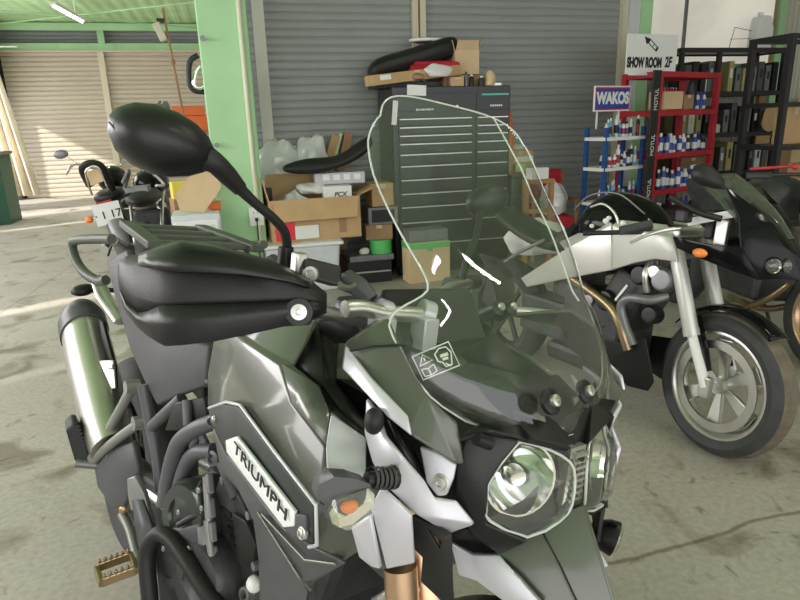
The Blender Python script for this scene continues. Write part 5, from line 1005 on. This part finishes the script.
b.loft([mr_(.85, -.035), mr_(1, -.02), mr_(.97, 0), mr_(.8, .015), mr_(.45, .024), mr_(.1, .026)]); mo_ = b.build('mirror', 'plastic_m', bu); q = MB(); q.add(mr_(.85, -.0355), [list(range(10))]); q.build('mirror_glass', 'chrome', mo_)
b = MB(); b.ell((-.17, .30, 1.08), (.03, .07, .04)); b.build('mirror', 'plastic_m', bu)
for s_ in (-1, 1): MB().tube([(-.20, s_ * .27, 1.05), (-.12, s_ * .2, 1.0), (-.05, s_ * .14, .98)], .012, 8).build('mirror_arm', 'plastic_m', bu)
# bars, clamps
for s_ in (-1, 1):
    MB().tube([(-.55, s_ * .33, .86), (-.36, s_ * .16, .89), (-.30, s_ * .10, .90)], .011, 12, n=3).build('clip_on_bar', 'blackmetal', bu)
MB().cyl(by(620, 231, -.34), by(652, 224, -.25), .019).build('grip', 'rubber', bu); MB().cyl((-.56, .34, .86), (-.46, .25, .875), .017).build('grip', 'rubber', bu)
MB().tube([by(630, 243, -.35), by(645, 236, -.32), by(661, 231, -.28), by(680, 228, -.22)], [.006, .007, .008, .009], 10).build('brake_lever', 'alu', bu)
MB().box(by(684, 216, -.22), (.05, .05, .05)).build('brake_reservoir', 'plastic', bu, bevel=.008); MB().ell(by(694, 212, -.18), (.016, .016, .014)).build('reservoir_cap', 'alu', bu)
MB().box((-.27, 0, .90), (.10, .26, .03)).build('triple_clamp', 'alu', bu, bevel=.006); MB().bar(by(688, 222, -.16), by(736, 213, -.10), .02, .03).build('fairing_stay', 'white', bu); MB().box((-.12, 0, .95), (.04, .2, .12)).build('gauges', 'plastic', bu, bevel=.01)
MB().box(by(722, 232, -.10), (.05, .02, .10)).build('stay_bracket', 'alu', bu, bevel=.004)
# forks
for s_ in (-1, 1):
    a_ = by(676, 250, -.11) if s_ < 0 else Vector((0, 0, 0))
    tp, md, bt = Vector((-.27, s_ * .105, .90)), Vector((-.12, s_ * .105, .52)), Vector((-.015, s_ * .105, .30))
    MB().cyl(tp, md, .031).build('fork_upper', 'bsilver', bu); MB().cyl(md, md + (md - tp).normalized() * .03, .033).build('fork_collar', 'bsilver', bu); MB().cyl(md, bt, .020).build('fork_slider', 'white', bu); MB().box(bt, (.05, .03, .09)).build('axle_clamp', 'alu', bu, bevel=.006)
fwB = wheel(bu, 0, 0, .30, .302, .13, .222, 'alu', 0, 'front_wheel', steer=R(-9)); 
ax = Vector((-math.sin(R(-9)), math.cos(R(-9)), 0)); fx, fy, _ = frame_from(ax)
for k in range(6):
    a = 2 * math.pi * k / 6 + .5; dd = fx * math.cos(a) + fy * math.sin(a); pp_ = ax.cross(dd)
    q = MB(); o_ = Vector((0, 0, .30)); q.prism([o_ + dd * .03 - pp_ * .014 - ax * .02, o_ + dd * .03 + pp_ * .014 - ax * .02, o_ + dd * .196 + pp_ * .036 - ax * .035, o_ + dd * .196 - pp_ * .036 - ax * .035], ax * .02); q.build('spoke', 'alu', fwB, bevel=.004)
q = MB(); q.lathe([(.155, 0), (.190, 0), (.190, .006), (.155, .006)], (0, 0, .30) - ax * .062 if False else Vector((0, 0, .30)) - ax * .055, ax, 40); q.build('brake_disc', 'steel', fwB)
q = MB(); q.lathe([(.315, -.055), (.328, -.03), (.332, 0), (.328, .03), (.315, .055)], (0, 0, .30), ax, 26, a0=R(40), a1=R(128), up=Vector((0, 0, 1))); q.build('front_mudguard', 'gloss', bu, solid=.006)
for s_ in (-1, 1): q = MB(); q.tube([(-.13, s_ * .07, .57), (-.07, s_ * .075, .45), (-.03, s_ * .08, .36)], [.035, .03, .022], 10, flat=.5, up=Vector((1, 0, 0))); q.build('mudguard_leg', 'gloss', bu)
# engine and pipes
e_ = MB(); e_.box((-.62, 0, .42), (.36, .26, .30)); e_.box((-.48, 0, .56), (.20, .22, .26), rot=Matrix.Rotation(R(25), 3, 'Y')); e_.box((-.82, 0, .60), (.18, .20, .24)); e_.box((-.95, 0, .36), (.35, .2, .2)); en = e_.build('engine', 'engine', bu, bevel=.02)
for px_, py_, r_, m_ in ((640, 275, .045, 'plastic'), (662, 280, .05, 'grey'), (655, 272, .032, 'alu'), (605, 300, .05, 'plastic'), (590, 300, .03, 'grey'), (650, 315, .04, 'plastic')):
    q = MB(); q.lathe([(r_, -.05), (r_, 0), (r_ * .8, .014), (r_ * .4, .016), (0, .014)], by(px_, py_, -.13), (.1, -1, .1), 24); q.build('engine_cover', m_, en)
q = MB(); q.bar(by(616, 300, -.15), by(628, 285, -.15), .012); q.build('shift_rod', 'alu', bu)
q = MB(); q.tube([by(572, 278, -.13), by(592, 292, -.15), by(611, 308, -.17), by(620, 326, -.17), by(628, 350, -.16)], .021, 14); q.build('header_pipe', 'bronze', bu)
q = MB(); q.tube([by(668, 296, -.10), by(650, 300, -.15), by(630, 298, -.17), by(621, 306, -.17), by(625, 325, -.16), by(633, 345, -.15)], .020, 14); q.build('header_pipe', 'grey', bu)
q = MB(); q.tube([by(650, 262, -.12), by(645, 275, -.15), by(647, 292, -.13)], .014, 12); q.build('intake_hose', 'alu', bu)
bp_ = bf(dict(a=(585, 335, -.12), b=(630, 345, -.15), c=(646, 338, -.13), d=(654, 382, -.11), e=(648, 391, -.10), f=(628, 386, -.12), g=(600, 365, -.12), ), ['a b g', 'b c d e f g']); both(bp_, 'belly_pan', 'plastic', bu, solid=.008, bevel=.003)
q = MB(); q.box((-.72, 0, .20), (.40, .18, .10)); q.build('muffler', 'plastic', bu, bevel=.03)
wheel(bu, -1.32, 0, .30, .302, .17, .215, 'blackmetal', 6, 'rear_wheel', tread='rubber'); 
for s_ in (-1, 1): MB().tube([(-.85, s_ * .12, .40), (-1.1, s_ * .13, .36), (-1.32, s_ * .12, .30)], .03, 10, n=1, flat=.8).build('swingarm', 'bsilver', bu)
MB().tube([(-.7, .1, .3), (-.68, .2, .15), (-.66, .235, .035)], .012, 8, n=1).build('side_stand', 'blackmetal', bu)
MB().tube([by(505, 262, -.12), by(520, 252, -.12), by(545, 240, -.13)], .01, 8).build('grab_strap', 'grey', bu)
cl_ = crumple('cloth_cover', 'cloth', (0, 0, 0), (.20, .13, .13), 'white cloth bundled over the tail of the silver-framed sports bike', 'cloth', 61)
cw = B.M @ B.x(538, 243, -1.42); cl_.location = (cw.x, cw.y, cw.z - .06)
# ================================================================== third motorcycle at the right edge
D = Fr(3.02, 2.45, R(-97), .10)
th = thing('motorcycle', 'dark motorcycle at the right edge, mostly cut off by the frame, with red levers', 'motorcycle'); th.matrix_world = D.M
wheel(th, 0, 0, .30, .305, .12, .215, 'gold', 10, 'front_wheel', tread='rubber'); wheel(th, -1.40, 0, .30, .305, .17, .215, 'blackmetal', 10, 'rear_wheel', tread='rubber')
b = MB(); rg = []
for xx, w_, zt, zb in ((-1.5, .06, .95, .88), (-1.2, .12, .86, .70), (-.98, .14, .82, .64), (-.8, .17, .98, .70), (-.55, .18, 1.04, .72), (-.40, .12, .96, .76)):
    rg.append([Vector(p) for p in ((xx, -w_, zb), (xx, -w_, (zt + zb) / 2 + .01), (xx, -w_ * .6, zt), (xx, w_ * .6, zt), (xx, w_, (zt + zb) / 2 + .01), (xx, w_, zb))])
b.loft(rg); b.build('bodywork', 'engine', th, sub=2)
b = MB(); rg = []
for xx, w_, zt, zb in ((-.35, .16, 1.02, .80), (-.15, .20, 1.04, .72), (.05, .16, .98, .70), (.18, .06, .86, .76)):
    rg.append([Vector(p) for p in ((xx, -w_ * .6, zb), (xx, -w_, (zt + zb) / 2), (xx, -w_ * .6, zt), (xx, w_ * .6, zt), (xx, w_, (zt + zb) / 2), (xx, w_ * .6, zb))])
b.loft(rg); b.build('nose_fairing', 'plastic', th, sub=1)
MB().box((-.65, 0, .45), (.45, .28, .36)).build('engine', 'engine', th, bevel=.03)
for s_ in (-1, 1):
    MB().cyl((-.28, s_ * .1, .92), (-.01, s_ * .1, .30), .024).build('fork', 'gold', th); MB().tube([(-.42, s_ * .36, 1.0), (-.30, s_ * .16, 1.03), (-.28, 0, 1.03)], .011, 10, n=3).build('handlebar', 'blackmetal', th)
    MB().cyl((-.42, s_ * .36, 1.0), (-.36, s_ * .25, 1.015), .018).build('grip', 'rubber', th); MB().tube([(-.30, s_ * .20, 1.07), (-.33, s_ * .30, 1.055), (-.38, s_ * .38, 1.04)], .008, 8).build('lever', 'red', th)
    MB().tube([(-.25, s_ * .08, .42), (-.35, s_ * .12, .30), (-.6, s_ * .10, .18), (-.9, s_ * .08, .18)], .02, 12).build('exhaust_pipe', 'bronze', th)
MB().box((-.30, 0, 1.06), (.10, .12, .04)).build('clamp', 'alu', th, bevel=.005); MB().ell((-.28, -.19, 1.07), (.016, .016, .016)).build('reservoir', 'red', th)
MB().tube([(-.75, .12, .3), (-.72, .22, .15), (-.70, .265, .03)], .012, 8, n=1).build('side_stand', 'blackmetal', th)
# ================================================================== left bay: cruiser seen from behind
Cr = Fr(-1.06, 7.5, R(94.9), .20); cr = thing('motorcycle', 'dark cruiser motorcycle seen from behind with tan-padded backrest and white number plate', 'motorcycle'); cr.matrix_world = Cr.M
cx = Cr.x
def cf(sp__, xv, nm_, mt_, par=None, **k):
    b_ = MB(); b_.add([cx(a, c, xv) for a, c in sp__], [list(range(len(sp__)))]); return b_.build(nm_, mt_, par or cr, **k)
wheel(cr, .72, 0, .32, .32, .11, .24, 'chrome', 12, 'front_wheel', tread='rubber'); wheel(cr, -.72, 0, .32, .32, .14, .22, 'chrome', 12, 'rear_wheel', tread='rubber')
pl = cf([(91, 206), (118, 200), (124, 220), (98, 227)], -1.02, 'number_plate', 'white', solid=.006)
pc = (cx(91, 206, -1.02) + cx(124, 220, -1.02) + cx(118, 200, -1.02) + cx(98, 227, -1.02)) / 4
u_ = (cx(118, 200, -1.02) - cx(91, 206, -1.02)).normalized(); w_n = Vector((-1, 0, 0)); u_ = (u_ - w_n * u_.dot(w_n)).normalized(); v_ = w_n.cross(u_)
rotp = Matrix((u_, v_, w_n)).transposed()
text('plate_number', '· 1 17', mat('plate_green', (.05, .20, .10), .5).name and 'ink', pl, pc + w_n * .005 - v_ * .015, rotp, .105, 1.0, .001, 0, .001)
MB().box(cx(104, 203, -.98), (.02, .14, .035)).build('tail_lamp', 'red', cr, bevel=.005)
MB().tube([cx(90, 186, -.78), cx(83, 172, -.86), cx(84, 166, -.90), cx(92, 163, -.92), cx(101, 166, -.90), cx(108, 178, -.84), cx(113, 190, -.78)], .035, 12, flat=.8).build('backrest_pad', 'plastic_m', cr)
cf([(86, 172), (99, 168), (104, 181), (91, 186)], -.90, 'backrest_panel', 'card2', solid=.03, bevel=.008)
MB().tube([cx(92, 195, -.80), cx(87, 180, -.93), cx(86, 171, -.95), cx(93, 166, -.96), cx(100, 170, -.95), cx(108, 188, -.88), cx(116, 196, -.80)], .010, 10).build('sissy_bar', 'chrome', cr)
b = MB(); b.ell((-.62, 0, .76), (.26, .15, .07), p=.8); b.build('pillion_seat', 'plastic_m', cr)
b = MB(); b.lathe([(.36, -.09), (.385, -.06), (.39, 0), (.385, .06), (.36, .09)], (-.72, 0, .32), (0, 1, 0), 26, a0=R(-115), a1=R(40), up=Vector((1, 0, 0))); b.build('rear_mudguard', 'grey', cr, solid=.006)
MB().ell((-.2, 0, .72), (.25, .16, .07)).build('rider_seat', 'plastic_m', cr); MB().ell((.25, 0, .86), (.28, .16, .15)).build('tank', 'gloss', cr)
MB().box((.0, 0, .42), (.5, .3, .34)).build('engine', 'engine', cr, bevel=.04)
for k in range(5): MB().box((.15, 0, .42 + k * .05), (.22, .36, .012)).build('cooling_fin', 'alu', cr)
MB().tube([(.35, -.45, 1.02), (.50, -.34, 1.10), (.58, -.12, .98), (.58, .12, .98), (.50, .34, 1.10), (.35, .45, 1.02)], .014, 10).build('handlebar', 'chrome', cr)
for s_ in (-1, 1):
    MB().cyl((.42, s_ * .09, .98), (.72, s_ * .09, .32), .026).build('fork', 'chrome', cr)
    MB().ell((.48, s_ * .44, 1.24 if s_ > 0 else 1.22), (.02, .075, .05)).build('mirror', 'grey', cr); MB().tube([(.48, s_ * .40, 1.22), (.5, s_ * .32, 1.10)], .006, 8, n=1).build('mirror_stem', 'chrome', cr)
    MB().tube([(-.85, s_ * .08, .62), (-.86, s_ * .2, .60)], .01, 8, n=1).build('signal_stem', 'chrome', cr); MB().ell((-.86, s_ * .235, .60), (.03, .038, .033)).build('turn_signal', 'amberp', cr)
    MB().cyl((.1, s_ * .20, .28), (-.95, s_ * .20, .30), .04).build('exhaust_pipe', 'chrome', cr)
MB().ell((.66, 0, .88), (.10, .10, .10)).build('headlamp', 'chrome', cr)
MB().tube([(.0, .15, .3), (.02, .26, .15), (.03, .315, .075)], .012, 8, n=1).build('side_stand', 'blackmetal', cr)
# a second dark machine beyond it
Cs = Fr(-.70, 6.55, R(88), .05); cs = thing('motorcycle', 'stripped dark motorcycle parked between the cruiser and the green pillar', 'motorcycle'); cs.matrix_world = Cs.M
wheel(cs, .70, 0, .30, .30, .11, .22, 'blackmetal', 10, 'front_wheel', tread='rubber'); wheel(cs, -.70, 0, .30, .30, .14, .22, 'blackmetal', 10, 'rear_wheel', tread='rubber')
MB().ell((.2, 0, .86), (.30, .17, .15)).build('tank', 'gloss', cs); MB().ell((-.4, 0, .78), (.42, .15, .08)).build('seat', 'plastic_m', cs); MB().box((0, 0, .45), (.5, .34, .4)).build('engine', 'engine', cs, bevel=.04)
for s_ in (-1, 1):
    MB().cyl((.45, s_ * .09, 1.0), (.70, s_ * .09, .30), .026).build('fork', 'alu', cs); MB().tube([(-.1, s_ * .2, .3), (-.5, s_ * .2, .34), (-.95, s_ * .22, .5)], .04, 12).build('silencer', 'grey', cs)
    MB().tube([(-.70, s_ * .1, .3), (-.35, s_ * .14, .7), (.1, s_ * .12, .8)], .016, 8, n=2).build('frame_rail', 'alu', cs)
MB().tube([(.38, -.28, 1.06), (.46, -.16, 1.12), (.48, .16, 1.12), (.38, .28, 1.06)], .013, 10).build('handlebar', 'alu', cs); MB().ell((.6, 0, .95), (.09, .1, .1)).build('headlamp', 'chrome', cs)
MB().tube([(.0, .15, .3), (.02, .24, .15), (.03, .285, .04)], .012, 8, n=1).build('side_stand', 'blackmetal', cs)
for k in range(9):
    rnd_ = random.Random(k); a_ = Vector((-.6 + .13 * k, rnd_.uniform(-.18, .18), rnd_.uniform(.45, .95)))
    MB().tube([a_, a_ + Vector((rnd_.uniform(-.1, .2), rnd_.uniform(-.1, .1), rnd_.uniform(-.15, .15))), a_ + Vector((rnd_.uniform(0, .3), rnd_.uniform(-.12, .12), rnd_.uniform(-.2, .2)))], .010 + .004 * (k % 3), 8).build(['hose', 'cable', 'pipe'][k % 3], ['ink', 'alu', 'grey'][k % 3], cs)
MB().box((-.5, .02, .86), (.16, .20, .06)).build('tail_cover', 'grey', cs, bevel=.01); MB().ell((-.15, -.10, .62), (.09, .05, .09)).build('air_filter', 'alu', cs); MB().box((.40, 0, 1.14), (.05, .12, .06)).build('gauges', 'alu', cs, bevel=.01)
# ================================================================== items left of the pillar
dw = thing('drawer_tower', 'white translucent plastic drawer unit left of the green pillar', 'drawer unit', (-.26, 5.15, 0))
MB().box((0, 0, .37), (.36, .36, .74)).build('body', 'tub', dw, bevel=.01)
for k in range(3): q = MB(); q.box((0, -.185, .13 + k * .235), (.32, .012, .19)); d_ = q.build('drawer', 'white', dw, bevel=.006); MB().box((0, -.193, .13 + k * .235), (.26, .006, .12)).build('window', 'tub', d_)
b = MB(); p5 = [(-.13, .0), (.05, .0), (.17, .20), (.13, .37), (.02, .40), (-.17, .12)]; b.prism([Vector((a, 0, c)) for a, c in p5], (0, .02, 0)); o = b.build('cardboard_sheet', 'card2'); o.location = (-.25, 5.10, .745); o.rotation_euler = (R(-12), R(8), 0); tag(o, 'large cut sheet of pale brown cardboard standing on the white drawer unit', 'cardboard')
o = simple('red_box', 'small red and black box beside the cardboard sheet on the white drawer unit', 'box', (.10, .09, .06), (-.12, 5.22, .745), 'orange')
wb = thing('workbench', 'narrow dark workbench behind the green pillar carrying orange boxes', 'workbench', (-.52, 9.5, 0)); MB().box((0, 0, 1.30), (.80, .5, .05)).build('top', 'card3', wb)
for sx in (-.36, .36):
    for sy in (-.2, .2): MB().box((sx, sy, .64), (.05, .05, 1.28)).build('leg', 'blackmetal', wb)
simple('toolbox', 'orange toolbox on the workbench behind the mirror', 'toolbox', (.50, .3, .20), (-.42, 9.45, 1.326), 'orange', bevel=.01); simple('toolbox', 'red-brown toolbox stacked on the orange toolbox', 'toolbox', (.42, .25, .13), (-.42, 9.45, 1.528), 'orange', bevel=.01)
crumple('grey_bag', 'grey', (-.78, 9.45, 1.326), (.16, .14, .24), 'grey bag heaped on the left end of the workbench', 'bag', 71)
simple('yellow_box', 'bright yellow parts box on the carton beside the dark stripped motorcycle', 'box', (.14, .12, .14), (-.40, 5.66, .80), 'yellow', R(15)); carton('brown carton standing beside the stripped motorcycle under the yellow box', (.30, .28, .38), (-.33, 5.66, .42), R(12), 'card3'); carton('lower brown carton under the carton with the yellow box', (.34, .32, .42), (-.36, 5.72, 0), R(5), 'card')
# work light on a pole
p0, p1 = at(163, 12, 8.9), at(187, 150, 8.9)
pr_ = thing('work_light', 'cream work light clamped to the top of a tall wooden pole', 'lamp', (p1.x + .12, 8.9, 0)); o_ = Vector(pr_.location)
MB().cyl(Vector((0, 0, 0)), p0 - o_ + Vector((0, 0, .05)), .014).build('pole', 'card3', pr_); hd_ = at(160, 32, 8.9) - o_; MB().box(hd_, (.09, .10, .22), rot=Matrix.Rotation(R(-20), 3, 'Y')).build('lamp_head', 'cream', pr_, bevel=.01); MB().box(hd_ + Vector((.02, 0, .13)), (.08, .06, .05)).build('clamp', 'ink', pr_); MB().ell(at(173, 62, 8.9) - o_, (.03, .03, .045)).build('switch', 'card3', pr_)
# pipes hung beside the pillar
q = MB(); P_ = [at(198, 55, 5.45), at(190, 62, 5.45), at(189, 80, 5.45), at(194, 90, 5.45), at(206, 92, 5.45)]; c0_ = P_[0].copy(); q.tube([p - c0_ for p in P_], .022, 12); o = q.build('exhaust_part', 'ink'); o.location = c0_; tag(o, 'black bent pipe hung on the left face of the green pillar', 'pipe')
q = MB(); P_ = [at(200, 66, 5.40), at(196, 72, 5.40), at(194, 84, 5.40), at(199, 88, 5.40), at(208, 84, 5.40)]; c0_ = P_[0].copy(); q.tube([p - c0_ for p in P_], .016, 12); o = q.build('exhaust_part', 'chrome'); o.location = c0_; tag(o, 'silver bent pipe hung inside the black pipe at the green pillar', 'pipe')
# curtain and green cabinet at the left edge
b = MB(); N_ = 40
def cur(t, zz): a = -3.96 + .62 * t * (.55 + .45 * (1 - zz / 2.75)); return Vector((a + .10 * (1 - zz / 2.75) * t, 12.6 + .07 * math.sin(t * 26) * (1.1 - .3 * zz / 2.75), zz))
b.add([cur(k / N_, zz) for zz in (.28, .9, 1.6, 2.2, 2.75) for k in range(N_ + 1)], [(r * (N_ + 1) + k, r * (N_ + 1) + k + 1, (r + 1) * (N_ + 1) + k + 1, (r + 1) * (N_ + 1) + k) for r in range(4) for k in range(N_)], 0, True)
o = b.build('curtain', 'curtain', solid=.004); tag(o, 'cream vinyl curtain hanging at the left side of the far bay', 'curtain')
MB().cyl((-4.2, 12.6, 2.77), (-3.2, 12.6, 2.77), .015).build('curtain_rail', 'alu', o)
o = simple('metal_cabinet', 'dark green metal cabinet at the left edge in front of the curtain', 'cabinet', (.6, .6, 1.05), (-3.62, 11.2, 0), 'dgreen', bevel=.01); MB().box((.05, -.304, .55), (.3, .006, .25)).build('label_sheet', 'white', o)
simple('grey_board', 'grey board lying on top of the green cabinet', 'board', (.62, .55, .05), (-3.58, 11.2, 1.052), 'grey')
# ================================================================== ceiling lamps
def tube_lamp(cx_, cy_, rz, label, e=14, ln_=1.25, group=None):
    t = thing('ceiling_light', label, 'ceiling light', (cx_, cy_, 3.18), rz, group)
    MB().box((0, 0, .04), (.10, ln_ + .06, .05)).build('housing', 'white', t, bevel=.006); MB().cyl((0, -ln_ / 2, 0), (0, ln_ / 2, 0), .018).build('tube', emis('tube_glow', (1, .98, .93), 14), t)
    for s_ in (-1, 1): MB().bar((0, s_ * .4, .06), (0, s_ * .4, .27), .02).build('hanger', 'white', t)
    d = bpy.data.lights.new('lamp_light', 'AREA'); d.shape = 'RECTANGLE'; d.size = .08; d.size_y = ln_; d.energy = e; d.color = (1, .90, .80); l = bpy.data.objects.new('lamp_light', d); COL.objects.link(l); l.parent = t; l.location = (0, 0, -.03)
tube_lamp(-2.20, 11.95, R(-4), 'fluorescent tube lamp under the green ceiling of the far left bay', 25, 1.5)
tube_lamp(1.90, 1.30, R(-30), 'short tube lamp on the ceiling above the sports bike side', 7, .38)
tube_lamp(3.25, .72, R(-88), 'fluorescent tube lamp on the ceiling at the right-hand wall side', 9, 1.0)
tube_lamp(1.6, -.3, R(-42), 'fluorescent tube lamp on the ceiling behind the viewpoint', 9, 1.2)
